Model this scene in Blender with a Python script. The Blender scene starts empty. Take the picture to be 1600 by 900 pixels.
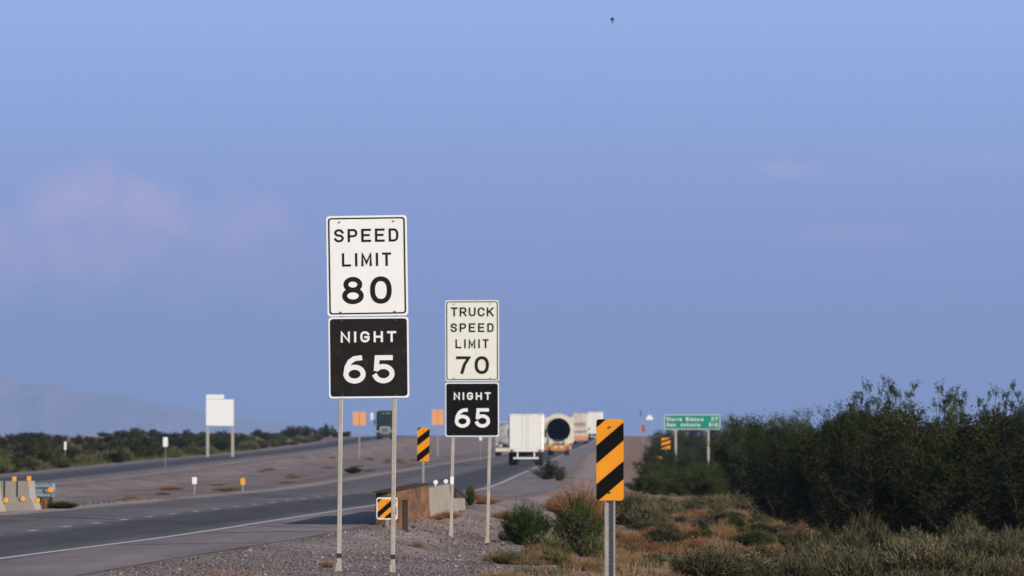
import bpy, bmesh, math, random
import numpy as np
from mathutils import Vector, Matrix, noise
R = random.Random(7)
S = bpy.context.scene
COL = S.collection
PI = math.pi

# ------------------------------------------------------------------ camera, sky, sun, exposure
FPX = 20000.0        # focal length in photograph pixels (1600 wide)
EYE = 1.85
HORIZ = 690.0
cd = bpy.data.cameras.new('camera'); cam = bpy.data.objects.new('camera', cd); COL.objects.link(cam)
cam.location = (0, 0, EYE); cam.rotation_euler = (PI/2, 0, 0)
cd.lens = FPX/1600*36; cd.sensor_width = 36
cd.shift_y = (HORIZ-450)/1600
cd.clip_start = 1; cd.clip_end = 120000
cd.dof.use_dof = True; cd.dof.focus_distance = 185; cd.dof.aperture_fstop = 12.0
S.camera = cam

SUN_EL, SUN_AZ = 17.0, 122.0     # azimuth clockwise from the view direction (+Y)
w = bpy.data.worlds.new("World"); S.world = w; w.use_nodes = True
nt = w.node_tree; nt.nodes.clear()
def N(nt, t, **kw):
    n = nt.nodes.new(t)
    for k, v in kw.items(): setattr(n, k, v)
    return n
out = N(nt, 'ShaderNodeOutputWorld'); bg = N(nt, 'ShaderNodeBackground')
sky = N(nt, 'ShaderNodeTexSky', sky_type='NISHITA', sun_disc=False)
sky.sun_elevation = math.radians(SUN_EL); sky.sun_rotation = math.radians(SUN_AZ)
sky.air_density = 1.0; sky.dust_density = 1.0; sky.ozone_density = 1.0
tc = N(nt, 'ShaderNodeTexCoord'); sx = N(nt, 'ShaderNodeSeparateXYZ')
nt.links.new(tc.outputs['Generated'], sx.inputs[0])
# elevation band (the bluish earth-shadow band low over the horizon, opposite the sun)
ramp = N(nt, 'ShaderNodeValToRGB'); mr = N(nt, 'ShaderNodeMapRange')
mr.inputs['From Min'].default_value = 0.0; mr.inputs['From Max'].default_value = 0.07
nt.links.new(sx.outputs['Z'], mr.inputs['Value']); nt.links.new(mr.outputs[0], ramp.inputs[0])
def lin(c):
    return tuple(((v/255)/12.92 if v/255 <= .04045 else ((v/255+.055)/1.055)**2.4) for v in c)
el = ramp.color_ramp.elements
stops = [(0.0, (128,141,204)), (0.17, (135,150,210)), (0.33, (144,166,222)), (0.5, (155,182,238)), (1.0, (148,182,244))]
while len(el) < len(stops): el.new(0.5)
for e, (p, c) in zip(el, stops): e.position = p; e.color = (*lin(c), 1)
# mixes towards the plain Nishita sky higher up
mr2 = N(nt, 'ShaderNodeMapRange'); mr2.inputs['From Min'].default_value = 0.06; mr2.inputs['From Max'].default_value = 0.35
nt.links.new(sx.outputs['Z'], mr2.inputs['Value'])
SKY_ST = 0.075
gain = N(nt, 'ShaderNodeVectorMath', operation='SCALE'); gain.inputs[3].default_value = 1.0/SKY_ST
nt.links.new(ramp.outputs[0], gain.inputs[0])
# faint pinkish cloud wisps
mp = N(nt, 'ShaderNodeMapping'); mp.inputs['Scale'].default_value = (38, 38, 75); mp.inputs['Location'].default_value = (1.55, 0.0, 0.55)
nt.links.new(tc.outputs['Generated'], mp.inputs[0])
nz = N(nt, 'ShaderNodeTexNoise'); nz.inputs['Scale'].default_value = 1.0; nz.inputs['Detail'].default_value = 5; nz.inputs['Roughness'].default_value = .5
nt.links.new(mp.outputs[0], nz.inputs['Vector'])
cr = N(nt, 'ShaderNodeMapRange', interpolation_type='SMOOTHSTEP'); cr.inputs['From Min'].default_value = .46; cr.inputs['From Max'].default_value = .80
cr.inputs['To Max'].default_value = .6
nt.links.new(nz.outputs[0], cr.inputs['Value'])
# two cumulus heads low in the left of the view, and a small one at the right
def blob(x, y, rx, ry, amt):
    c = N(nt, 'ShaderNodeMapping'); 
    dx, dz = (x-800)/FPX, (HORIZ-y)/FPX
    sxx, szz = FPX/rx, FPX/ry
    c.inputs['Scale'].default_value = (sxx, 0, szz); c.inputs['Location'].default_value = (-dx*sxx, 0, -dz*szz)
    nt.links.new(tc.outputs['Generated'], c.inputs[0])
    nn = N(nt, 'ShaderNodeTexNoise'); nn.inputs['Scale'].default_value = 210; nn.inputs['Detail'].default_value = 8; nn.inputs['Roughness'].default_value = .58
    nt.links.new(tc.outputs['Generated'], nn.inputs['Vector'])
    ad = N(nt, 'ShaderNodeVectorMath', operation='ADD'); nt.links.new(c.outputs[0], ad.inputs[0])
    sc = N(nt, 'ShaderNodeVectorMath', operation='MULTIPLY_ADD'); nt.links.new(nn.outputs['Color'], sc.inputs[0])
    sc.inputs[1].default_value = (2.4, 0, 2.4); sc.inputs[2].default_value = (-1.2, 0, -1.2)
    nt.links.new(sc.outputs[0], ad.inputs[1])
    ln = N(nt, 'ShaderNodeVectorMath', operation='LENGTH'); nt.links.new(ad.outputs[0], ln.inputs[0])
    m = N(nt, 'ShaderNodeMapRange', interpolation_type='SMOOTHSTEP'); m.inputs['From Min'].default_value = 1.35; m.inputs['From Max'].default_value = 0.1
    m.inputs['To Min'].default_value = 0; m.inputs['To Max'].default_value = amt
    nt.links.new(ln.outputs['Value'], m.inputs['Value'])
    front = N(nt, 'ShaderNodeMath', operation='GREATER_THAN'); nt.links.new(sx.outputs['Y'], front.inputs[0]); front.inputs[1].default_value = 0
    mm = N(nt, 'ShaderNodeMath', operation='MULTIPLY'); nt.links.new(m.outputs[0], mm.inputs[0]); nt.links.new(front.outputs[0], mm.inputs[1])
    return mm.outputs[0]
acc = None
for b in [(105,318,90,55,.58),(235,338,105,62,.55),(110,395,170,70,.42),(-10,385,80,70,.42),(385,360,95,60,.36),(350,430,220,60,.16),(1235,268,60,18,.32),(1350,370,130,20,.16),(1500,250,120,18,.16)]:
    o = blob(*b)
    if acc is None: acc = o
    else:
        ad = N(nt, 'ShaderNodeMath', operation='MAXIMUM'); nt.links.new(acc, ad.inputs[0]); nt.links.new(o, ad.inputs[1]); acc = ad.outputs[0]
cloudmix = N(nt, 'ShaderNodeMix', data_type='RGBA')
cloudmix.inputs['B'].default_value = (*[v/SKY_ST for v in lin((200,182,214))], 1)
nt.links.new(gain.outputs[0], cloudmix.inputs['A'])
nt.links.new(acc, cloudmix.inputs['Factor'])
skymix = N(nt, 'ShaderNodeMix', data_type='RGBA')
nt.links.new(mr2.outputs[0], skymix.inputs['Factor'])
nt.links.new(cloudmix.outputs['Result'], skymix.inputs['A']); nt.links.new(sky.outputs[0], skymix.inputs['B'])
nt.links.new(skymix.outputs['Result'], bg.inputs['Color']); bg.inputs['Strength'].default_value = SKY_ST
nt.links.new(bg.outputs[0], out.inputs[0])

ld = bpy.data.lights.new('sun', 'SUN'); ld.energy = 5.0; ld.angle = math.radians(.6); ld.color = (1.0, .915, .80)
sun = bpy.data.objects.new('sun', ld); COL.objects.link(sun)
a, e_ = math.radians(SUN_AZ), math.radians(SUN_EL)
sdir = Vector((math.sin(a)*math.cos(e_), math.cos(a)*math.cos(e_), math.sin(e_)))
sun.rotation_euler = (-sdir).to_track_quat('-Z', 'Y').to_euler(); sun.location = (60, -60, 60)
S.view_settings.view_transform = 'Standard'; S.view_settings.look = 'None'
S.view_settings.exposure = 0.08; S.view_settings.gamma = 1.0
S.cycles.max_bounces = 5; S.cycles.volume_bounces = 0
HAZE = True

# ------------------------------------------------------------------ helpers
def tag(o, label=None, cat=None, group=None, kind=None):
    if label: o['label'] = label
    if cat: o['category'] = cat
    if group: o['group'] = group
    if kind: o['kind'] = kind
    return o
def empty(name, loc=(0,0,0), label=None, cat=None, group=None):
    o = bpy.data.objects.new(name, None); COL.objects.link(o); o.location = loc; o.empty_display_size = .3
    return tag(o, label, cat, group)
class MB:
    def __init__(s): s.v=[]; s.f=[]; s.m=[]; s.mi=0; s.smooth=False; s.sm=[]
    def add(s, vs, fs):
        b=len(s.v); s.v += [tuple(p) for p in vs]
        for f in fs: s.f.append(tuple(b+i for i in f)); s.m.append(s.mi); s.sm.append(s.smooth)
        return s
    def box(s, x0,x1,y0,y1,z0,z1, M=None):
        vs=[Vector(p) for p in ((x0,y0,z0),(x1,y0,z0),(x1,y1,z0),(x0,y1,z0),(x0,y0,z1),(x1,y0,z1),(x1,y1,z1),(x0,y1,z1))]
        if M: vs=[M@p for p in vs]
        return s.add(vs, [(0,3,2,1),(4,5,6,7),(0,1,5,4),(1,2,6,5),(2,3,7,6),(3,0,4,7)])
    def prism(s, pts, y0, y1, M=None):     # outline in x,z (counter-clockwise seen from the front, -Y), from y0 (front) to y1
        n=len(pts); vs=[Vector((p[0],y0,p[1])) for p in pts]+[Vector((p[0],y1,p[1])) for p in pts]
        if M: vs=[M@p for p in vs]
        fs=[tuple(range(n)), tuple(range(2*n-1,n-1,-1))]+[(i,i+n,(i+1)%n+n,(i+1)%n) for i in range(n)]
        return s.add(vs, fs)
    def tube(s, a, b, ra, rb=None, n=10, caps=True):
        a=Vector(a); b=Vector(b); rb=ra if rb is None else rb
        d=(b-a).normalized(); u=d.orthogonal().normalized(); w_=d.cross(u)
        vs=[];
        for c,r in ((a,ra),(b,rb)):
            for i in range(n):
                t=2*PI*i/n; vs.append(c+u*math.cos(t)*r+w_*math.sin(t)*r)
        fs=[(i,(i+1)%n,(i+1)%n+n,i+n) for i in range(n)]
        if caps: fs+=[tuple(range(n-1,-1,-1)), tuple(range(n,2*n))]
        return s.add(vs, fs)
    def sqtube(s, a, b, hw, hd=None):
        a=Vector(a); b=Vector(b); hd=hd or hw
        vs=[c+Vector((sx_*hw, sy_*hd, 0)) for c in (a,b) for sx_,sy_ in ((-1,-1),(1,-1),(1,1),(-1,1))]
        return s.add(vs, [(0,3,2,1),(4,5,6,7),(0,1,5,4),(1,2,6,5),(2,3,7,6),(3,0,4,7)])
    def lathe(s, prof, c, axis='x', n=20):   # profile (r, t) around axis through c
        vs=[]; c=Vector(c)
        for r,t in prof:
            for i in range(n):
                a_=2*PI*i/n; p=(t, r*math.cos(a_), r*math.sin(a_))
                if axis=='z': p=(p[1],p[2],p[0])
                if axis=='y': p=(p[1],p[0],p[2])
                vs.append(c+Vector(p))
        fs=[]
        for k in range(len(prof)-1):
            for i in range(n): fs.append((k*n+i,k*n+(i+1)%n,(k+1)*n+(i+1)%n,(k+1)*n+i))
        return s.add(vs, fs)
    def build(s, name, mats, parent=None, bevel=0, loc=None):
        me=bpy.data.meshes.new(name); me.from_pydata(s.v, [], s.f)
        if not isinstance(mats,(list,tuple)): mats=[mats]
        for m in mats: me.materials.append(m)
        me.polygons.foreach_set('material_index', s.m); me.polygons.foreach_set('use_smooth', s.sm)
        me.update()
        bm=bmesh.new(); bm.from_mesh(me); bmesh.ops.recalc_face_normals(bm, faces=bm.faces); bm.to_mesh(me); bm.free()
        o=bpy.data.objects.new(name, me); COL.objects.link(o)
        if parent: o.parent=parent
        if loc is not None: o.location=loc
        if bevel:
            md=o.modifiers.new('bevel','BEVEL'); md.width=bevel; md.segments=2; md.limit_method='ANGLE'
        return o
def copy_tree(o, parent=None):
    c=o.copy(); COL.objects.link(c)
    if parent: c.parent=parent
    for ch in list(o.children): copy_tree(ch, c)
    return c

# ------------------------------------------------------------------ materials
def mat(name, col, rough=.7, var=.12, scale=6.0, metal=0.0, bump=0.0, spec=.3, col2=None, stretch=None, dirt=None):
    m=bpy.data.materials.new(name); m.use_nodes=True; t=m.node_tree; b=t.nodes['Principled BSDF']
    b.inputs['Roughness'].default_value=rough; b.inputs['Metallic'].default_value=metal
    b.inputs['Specular IOR Level'].default_value=spec
    tcn=N(t,'ShaderNodeTexCoord'); src=tcn.outputs['Object']
    if stretch:
        mpn=N(t,'ShaderNodeMapping'); mpn.inputs['Scale'].default_value=stretch; t.links.new(src,mpn.inputs[0]); src=mpn.outputs[0]
    n1=N(t,'ShaderNodeTexNoise'); n1.inputs['Scale'].default_value=scale; n1.inputs['Detail'].default_value=6; n1.inputs['Roughness'].default_value=.62
    t.links.new(src,n1.inputs['Vector'])
    r=N(t,'ShaderNodeValToRGB'); t.links.new(n1.outputs[0],r.inputs[0])
    c2=col2 or tuple(min(1,c*(1+var)) for c in col); c1=tuple(c*(1-var) for c in col) if not col2 else col
    r.color_ramp.elements[0].position=.32; r.color_ramp.elements[1].position=.68
    r.color_ramp.elements[0].color=(*c1,1); r.color_ramp.elements[1].color=(*c2,1)
    csrc=r.outputs[0]
    if dirt:
        n2=N(t,'ShaderNodeTexNoise'); n2.inputs['Scale'].default_value=dirt[1]; n2.inputs['Detail'].default_value=8; n2.inputs['Roughness'].default_value=.7
        t.links.new(src,n2.inputs['Vector'])
        mr_=N(t,'ShaderNodeMapRange'); mr_.inputs['From Min'].default_value=dirt[2]; mr_.inputs['From Max'].default_value=dirt[2]+.22; mr_.inputs['To Max'].default_value=dirt[3]
        t.links.new(n2.outputs[0],mr_.inputs[0])
        mx=N(t,'ShaderNodeMix',data_type='RGBA'); t.links.new(mr_.outputs[0],mx.inputs['Factor']); t.links.new(csrc,mx.inputs['A']); mx.inputs['B'].default_value=(*dirt[0],1); csrc=mx.outputs['Result']
    t.links.new(csrc,b.inputs['Base Color'])
    if bump:
        bp=N(t,'ShaderNodeBump'); bp.inputs['Strength'].default_value=bump; bp.inputs['Distance'].default_value=.02; t.links.new(n1.outputs[0],bp.inputs['Height']); t.links.new(bp.outputs[0],b.inputs['Normal'])
    return m
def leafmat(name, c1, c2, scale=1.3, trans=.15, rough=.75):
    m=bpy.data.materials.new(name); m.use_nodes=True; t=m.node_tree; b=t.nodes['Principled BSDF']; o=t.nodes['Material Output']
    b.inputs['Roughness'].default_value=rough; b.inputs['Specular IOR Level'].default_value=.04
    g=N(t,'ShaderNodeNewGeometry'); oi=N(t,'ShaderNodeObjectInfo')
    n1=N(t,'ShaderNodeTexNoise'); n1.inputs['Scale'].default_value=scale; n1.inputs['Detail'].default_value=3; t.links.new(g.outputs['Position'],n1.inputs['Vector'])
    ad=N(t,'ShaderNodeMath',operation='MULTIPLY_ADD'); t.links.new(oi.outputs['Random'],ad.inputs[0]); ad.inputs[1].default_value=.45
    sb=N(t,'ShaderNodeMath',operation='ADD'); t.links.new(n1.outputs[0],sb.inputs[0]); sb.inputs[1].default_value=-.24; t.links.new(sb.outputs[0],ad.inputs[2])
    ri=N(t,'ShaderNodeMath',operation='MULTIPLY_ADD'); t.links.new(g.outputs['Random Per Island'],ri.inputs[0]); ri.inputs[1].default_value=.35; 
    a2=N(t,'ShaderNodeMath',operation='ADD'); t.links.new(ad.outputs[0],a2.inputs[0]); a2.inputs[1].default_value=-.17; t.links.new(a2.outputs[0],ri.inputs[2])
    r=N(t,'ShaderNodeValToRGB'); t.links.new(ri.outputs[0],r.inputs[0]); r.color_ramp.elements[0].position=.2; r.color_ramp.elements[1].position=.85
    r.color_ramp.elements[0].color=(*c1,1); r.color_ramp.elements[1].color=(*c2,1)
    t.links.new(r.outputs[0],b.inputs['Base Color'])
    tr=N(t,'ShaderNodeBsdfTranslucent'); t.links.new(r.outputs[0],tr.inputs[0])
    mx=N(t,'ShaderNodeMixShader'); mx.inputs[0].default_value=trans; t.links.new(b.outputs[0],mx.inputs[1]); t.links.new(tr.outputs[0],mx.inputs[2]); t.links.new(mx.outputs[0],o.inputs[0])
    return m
M={}
M['sign_white']=mat('sign_white',(.85,.86,.83),.55,.03,3,dirt=((.55,.5,.42),5,.62,.35))
M['sign_cream']=mat('sign_cream',(.78,.78,.69),.55,.04,3,dirt=((.5,.45,.36),5,.60,.35))
M['sign_black']=mat('sign_black',(.018,.016,.015),.55,.25,4,dirt=((.07,.06,.055),6,.55,.5),spec=.1)
M['sign_deepblack']=mat('sign_deepblack',(.010,.010,.011),.7,.25,4,spec=.05)
M['letter_dark']=mat('letter_dark',(.020,.016,.016),.7,.1,4,spec=.08)
M['letter_white']=mat('letter_white',(.82,.81,.78),.5,.02,4)
M['marker_yellow']=mat('marker_yellow',(.80,.30,.012),.5,.05,5,dirt=((.45,.2,.03),9,.62,.5))
M['marker_black']=mat('marker_black',(.007,.006,.006),.7,.2,5,spec=.05)
M['orange']=mat('orange_sheeting',(.80,.37,.14),.55,.06,4)
M['amber']=mat('amber_reflector',(.80,.38,.05),.35,.06,20)
M['white_ref']=mat('white_reflector',(.85,.85,.83),.4,.03,20)
M['galv']=mat('galvanised_steel',(.36,.35,.33),.5,.15,14,metal=.35,dirt=((.16,.15,.13),10,.55,.5))
M['galv_cream']=mat('post_steel',(.42,.385,.325),.6,.12,12,metal=.1,dirt=((.25,.22,.17),7,.52,.5),stretch=(1,1,.3))
M['dark_steel']=mat('dark_steel',(.05,.048,.045),.5,.2,10,metal=.3)
M['bolt']=mat('bolt_steel',(.16,.145,.13),.45,.1,20,metal=.6)
M['conc']=mat('concrete',(.29,.26,.235),.9,.12,3,bump=.4,dirt=((.20,.18,.16),1.6,.55,.6),stretch=(1,1,.5))
M['conc_wall']=mat('weathered_concrete',(.25,.215,.185),.9,.12,3,bump=.3,dirt=((.15,.125,.10),2.2,.45,.6),stretch=(1,.12,.4))
M['conc_brown']=mat('stained_concrete',(.06,.036,.020),.9,.25,3.2,bump=.6,dirt=((.06,.042,.028),4,.44,.85),col2=(.27,.115,.040),stretch=(1,.06,1.0))
M['wood']=mat('weathered_wood',(.20,.10,.05),.85,.25,6,stretch=(1,1,.2))
M['wood_dark']=mat('dark_wood',(.05,.032,.022),.85,.3,6,stretch=(1,1,.2))
M['rail']=mat('rail_steel',(.15,.19,.23),.45,.12,5,metal=.4)
M['tyre']=mat('tyre_rubber',(.02,.02,.021),.85,.2,20)
M['rim']=mat('wheel_rim',(.35,.34,.33),.4,.1,20,metal=.5)
M['trailer_white']=mat('trailer_white_paint',(.80,.79,.74),.45,.03,1.5,dirt=((.55,.47,.36),1.4,.55,.3),stretch=(1,1,.6))
M['trailer_cream']=mat('trailer_cream_paint',(.66,.60,.52),.5,.06,1.5,dirt=((.38,.24,.19),.9,.46,.75),stretch=(.6,.6,1.4))
M['load_white']=mat('load_cream_paint',(.66,.61,.50),.6,.05,1.5,dirt=((.45,.38,.28),1.2,.55,.5))
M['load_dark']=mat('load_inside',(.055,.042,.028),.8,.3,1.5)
M['tank_grey']=mat('tank_grey_metal',(.50,.49,.47),.4,.1,1.3,metal=.2,dirt=((.22,.2,.2),1.6,.48,.8))
M['deck_orange']=mat('deck_orange_paint',(.55,.26,.06),.6,.1,2,dirt=((.65,.5,.25),2.5,.55,.6))
M['deck_pink']=mat('deck_rust_paint',(.60,.30,.16),.6,.1,2,dirt=((.35,.16,.1),2.5,.55,.6))
M['mauve']=mat('dirty_mauve_tarp',(.36,.25,.22),.8,.15,1.5,dirt=((.55,.45,.38),1.8,.5,.7))
M['truck_green']=mat('truck_dark_green_paint',(.012,.030,.028),.35,.1,1.5,spec=.5)
M['chrome']=mat('chrome',(.62,.58,.52),.3,.05,5,metal=.5)
M['glass']=mat('dark_glass',(.02,.03,.035),.08,.05,2,spec=.6)
M['red_lens']=mat('red_lens',(.35,.02,.015),.3,.05,10)
M['guide_green']=mat('guide_sign_green',(.008,.25,.18),.5,.05,1.2)
M['red_sheet']=mat('red_sheeting',(.42,.08,.05),.55,.1,3)
M['stone']=mat('stone',(.20,.155,.15),.95,.45,2.5,col2=(.42,.36,.35))
M['twig']=mat('twig_bark',(.045,.034,.024),.9,.3,8,spec=.1)
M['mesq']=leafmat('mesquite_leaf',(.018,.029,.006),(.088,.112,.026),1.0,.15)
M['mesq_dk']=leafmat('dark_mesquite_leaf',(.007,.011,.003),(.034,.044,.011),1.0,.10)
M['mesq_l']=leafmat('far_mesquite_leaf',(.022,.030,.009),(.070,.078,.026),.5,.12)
M['sage']=leafmat('sage_leaf',(.058,.052,.027),(.175,.152,.085),1.6,.15)
M['olive']=leafmat('olive_leaf',(.062,.064,.026),(.17,.16,.070),1.0,.15)
M['green']=leafmat('green_shrub_leaf',(.024,.042,.010),(.085,.115,.032),2.0,.15)
M['dry']=leafmat('dry_grass_blade',(.19,.115,.06),(.38,.27,.155),1.5,.2)
M['rust']=leafmat('rusty_dry_brush',(.20,.095,.045),(.36,.19,.095),1.5,.2)
M['feather']=mat('dark_feathers',(.05,.045,.05),.8,.2,20)

# ------------------------------------------------------------------ alignments
def hermite(tab):
    xs=[t[0] for t in tab]; ys=[t[1] for t in tab]; n=len(xs)
    d=[(ys[i+1]-ys[i])/(xs[i+1]-xs[i]) for i in range(n-1)]
    m=[d[0]]+[0 if d[i-1]*d[i]<=0 else 2*d[i-1]*d[i]/(d[i-1]+d[i]) for i in range(1,n-1)]+[d[-1]]
    def f(x):
        if x<=xs[0]: return ys[0]+m[0]*(x-xs[0])
        if x>=xs[-1]: return ys[-1]+m[-1]*(x-xs[-1])
        i=max(k for k in range(n-1) if xs[k]<=x); h=xs[i+1]-xs[i]; t=(x-xs[i])/h
        return ((1+2*t)*(1-t)**2*ys[i]+t*(1-t)**2*h*m[i]+t*t*(3-2*t)*ys[i+1]+t*t*(t-1)*h*m[i+1])
    return f
zR=hermite([(-200,0),(0,0),(700,.02),(950,.08),(1300,.10),(1550,.2),(1850,.8),(2130,1.62),(2450,2.85),(2620,3.1),(3000,2.3),(3600,0)])
xR=hermite([(-200,-17),(0,-12.5),(150,-9.3),(201,-8.1),(247,-6.7),(311,-5.3),(359,-4.25),(430,-2.6),(493,-1.2),(560,-.55),(700,.33),(950,2.1),(1300,4.3),(1550,6.1),(1850,9.4),(2130,13.0),(2500,17.3),(3600,30)])
zL=hermite([(-200,0),(300,-.35),(632,-.3),(1050,.28),(1500,.88),(1750,1.58),(1900,2.2),(2050,2.65),(2400,2.95),(3000,2.0),(3600,0)])
xL=hermite([(-200,-25.5),(0,-25),(632,-22.7),(1050,-21.2),(1500,-20.6),(1750,-19.0),(1900,-17.3),(2050,-15.6),(2400,-12),(3600,1)])
LW=9.0
def sstep(t): t=max(0,min(1,t)); return t*t*(3-2*t)
def wildd(y): return 2.2+3.3*(1-sstep((y-215)/120))
def n2(x,y,s,seed=0): return noise.noise(Vector((x*s, y*s, seed)))
def groundz(x, y):
    er=xR(y)+2.7; el_=xR(y)-8.4; nl=xL(y); fl=nl-LW
    if x>=er:
        d=x-er
        k=.2+.8*sstep((y-205)/60) if d<5 else (.2+.8*sstep((y-205)/60))*(1-sstep((d-5)/6))+.9*sstep((d-5)/6)
        depth=.85*(1-math.exp(-max(0,d-.5)/2.6))*k
        if y>1700: depth*=max(.25,1-(y-1700)/700)
        z=zR(y)-.012-depth
        if d>3: z+= sstep((d-3)/5)*(.16*n2(x,y,.09,3)+.06*n2(x,y,.35,9))
        if d>60: z+= (d-60)*.0006*(1-sstep((y-1800)/900))
        return z
    if x>=el_: return zR(y)-.012
    if x>=nl:
        t=(x-nl)/(el_-nl); z=zL(y)*(1-t)+zR(y)*t
        wd=el_-nl; edge=min(t, 1-t)*wd
        return z-.012-.32*sstep((edge-.6)/4)+.03*n2(x,y,.3,5)*sstep(edge-.5)
    if x>=fl: return zL(y)-.012
    d=fl-x
    z=zL(y)-.012-.25*sstep((d-.4)/3)+sstep((d-5)/30)*.5*(1-sstep((y-1700)/700))
    z+=sstep((d-2)/4)*(.15*n2(x,y,.06,4)+.06*n2(x,y,.3,2))
    return z
def xz(px, Z): return (px-800)*Z/FPX
def zz(py, Z): return EYE-(py-HORIZ)*Z/FPX

# ground sheet following the roads (rows along the view, columns hung on road edges)
rows=[-200,-120,-60,0,40,80,110,130]
y=145.0
while y<3600: rows.append(y); y+= 2.0 if y<420 else (5.0 if y<900 else 12.0)
for v in (3700,4200,5000,6500,9000,13000,18000,24000,40000,68500): rows.append(v)
FAR=-2.0
gv=[]; gz=[]; ncol=None
for y in rows:
    yy=min(y,3600); er=xR(yy)+2.7; el_=xR(yy)-8.4; nl=xL(yy); fl=nl-LW
    xs=[fl-d for d in (9000,3000,1200,500,250,150,100,75,55,42,33,26,20,15,11,8,5.5,3.5,2,1,.4)]+[fl, nl]
    xs+=[nl+(el_-nl)*t/18 for t in range(1,18)]+[el_, er]
    xs+=[er+d for d in (.3,.6,1,1.5,2,2.5,3,3.6,4.3,5,5.7,6.5,7.3,8,9,10,11,12,13,14,15.5,17,19,21,24,27,31,36,42,50,60,80,120,200,400,1000,3000,9000)]
    ncol=len(xs); f=sstep((y-3600)/900) if y>3600 else 0
    for x in xs:
        z=groundz(x,yy) if abs(x)<450 else groundz(450 if x>0 else -450,yy)
        z=z*(1-f)+FAR*f
        gv.append((x,y,z))
        dR=x-er; dL=fl-x
        a_=0.0
        if dR>0: a_=sstep((dR-wildd(yy)+.8*n2(x,yy,.12,1))/2.0)
        elif dL>0: a_=sstep((dL-.6)/2)
        else:
            t_=0 if x<=nl or x>=el_ else min(x-nl, el_-x)
            a_=0
        gz.append(a_)
nr=len(rows)
fs=[(r*ncol+c, r*ncol+c+1, (r+1)*ncol+c+1, (r+1)*ncol+c) for r in range(nr-1) for c in range(ncol-1)]
me=bpy.data.meshes.new('ground'); me.from_pydata(gv,[],fs); me.polygons.foreach_set('use_smooth',[True]*len(fs))
at=me.attributes.new('wild','FLOAT','POINT'); at.data.foreach_set('value',gz)
ground=bpy.data.objects.new('ground',me); COL.objects.link(ground); tag(ground,kind='structure')
def ground_material():
    m=bpy.data.materials.new('gravel_and_desert_soil'); m.use_nodes=True; t=m.node_tree; b=t.nodes['Principled BSDF']
    b.inputs['Roughness'].default_value=.95; b.inputs['Specular IOR Level'].default_value=.1
    g=N(t,'ShaderNodeNewGeometry'); pos=g.outputs['Position']
    def noi(s,d=5,r=.6,st=None):
        src=pos
        if st: mp_=N(t,'ShaderNodeMapping'); mp_.inputs['Scale'].default_value=st; t.links.new(pos,mp_.inputs[0]); src=mp_.outputs[0]
        n=N(t,'ShaderNodeTexNoise'); n.inputs['Scale'].default_value=s; n.inputs['Detail'].default_value=d; n.inputs['Roughness'].default_value=r
        t.links.new(src,n.inputs['Vector']); return n.outputs[0]
    def rmp(src,a,b_,p0=.35,p1=.65):
        r=N(t,'ShaderNodeValToRGB'); t.links.new(src,r.inputs[0]); r.color_ramp.elements[0].position=p0; r.color_ramp.elements[1].position=p1
        r.color_ramp.elements[0].color=(*a,1); r.color_ramp.elements[1].color=(*b_,1); return r.outputs[0]
    def mix(f,a,b_,mode='MIX'):
        x=N(t,'ShaderNodeMix',data_type='RGBA',blend_type=mode)
        if isinstance(f,float): x.inputs['Factor'].default_value=f
        else: t.links.new(f,x.inputs['Factor'])
        t.links.new(a,x.inputs['A']); t.links.new(b_,x.inputs['B']); return x.outputs['Result']
    vo=N(t,'ShaderNodeTexVoronoi'); vo.inputs['Scale'].default_value=9; vs_=N(t,'ShaderNodeMapping'); vs_.inputs['Scale'].default_value=(1,.35,1); t.links.new(pos,vs_.inputs[0]); t.links.new(vs_.outputs[0],vo.inputs['Vector'])
    sep=N(t,'ShaderNodeSeparateColor'); t.links.new(vo.outputs['Color'],sep.inputs[0])
    grav=rmp(sep.outputs[0],(.145,.110,.114),(.38,.315,.322),.05,.95)
    grav=mix(.45,grav,rmp(noi(3.0,6,.7,(1,.35,1)),(.14,.105,.102),(.32,.27,.265)))
    grav=mix(.55,grav,rmp(noi(.55,6,.7,(1,.12,1)),(.12,.088,.09),(.36,.30,.30),.38,.62))
    grav=mix(rmp(noi(.3,5,.65,(1,.10,1)),(0,0,0),(.85,.85,.85),.54,.64),grav,rmp(noi(2,4,.6,(1,.3,1)),(.26,.135,.09),(.38,.235,.17)))
    soil=rmp(noi(1.2,7,.68,(1,.3,1)),(.20,.105,.068),(.42,.27,.19))
    soil=mix(rmp(noi(.5,5,.6,(1,.2,1)),(0,0,0),(.8,.8,.8),.5,.64),soil,rmp(noi(5,5,.7,(1,.3,1)),(.17,.125,.105),(.34,.27,.24)))
    soil=mix(rmp(noi(.8,6,.7,(1,.25,1)),(0,0,0),(.75,.75,.75),.55,.68),soil,rmp(noi(7,4,.6),(.05,.055,.025),(.13,.125,.06)))
    at_=N(t,'ShaderNodeAttribute',attribute_name='wild')
    c=mix(at_.outputs['Fac'],grav,soil)
    t.links.new(c,b.inputs['Base Color'])
    bp=N(t,'ShaderNodeBump'); bp.inputs['Strength'].default_value=.7; bp.inputs['Distance'].default_value=.04
    t.links.new(noi(6,6,.7),bp.inputs['Height']); t.links.new(bp.outputs[0],b.inputs['Normal'])
    return m
me.materials.append(ground_material())

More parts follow.
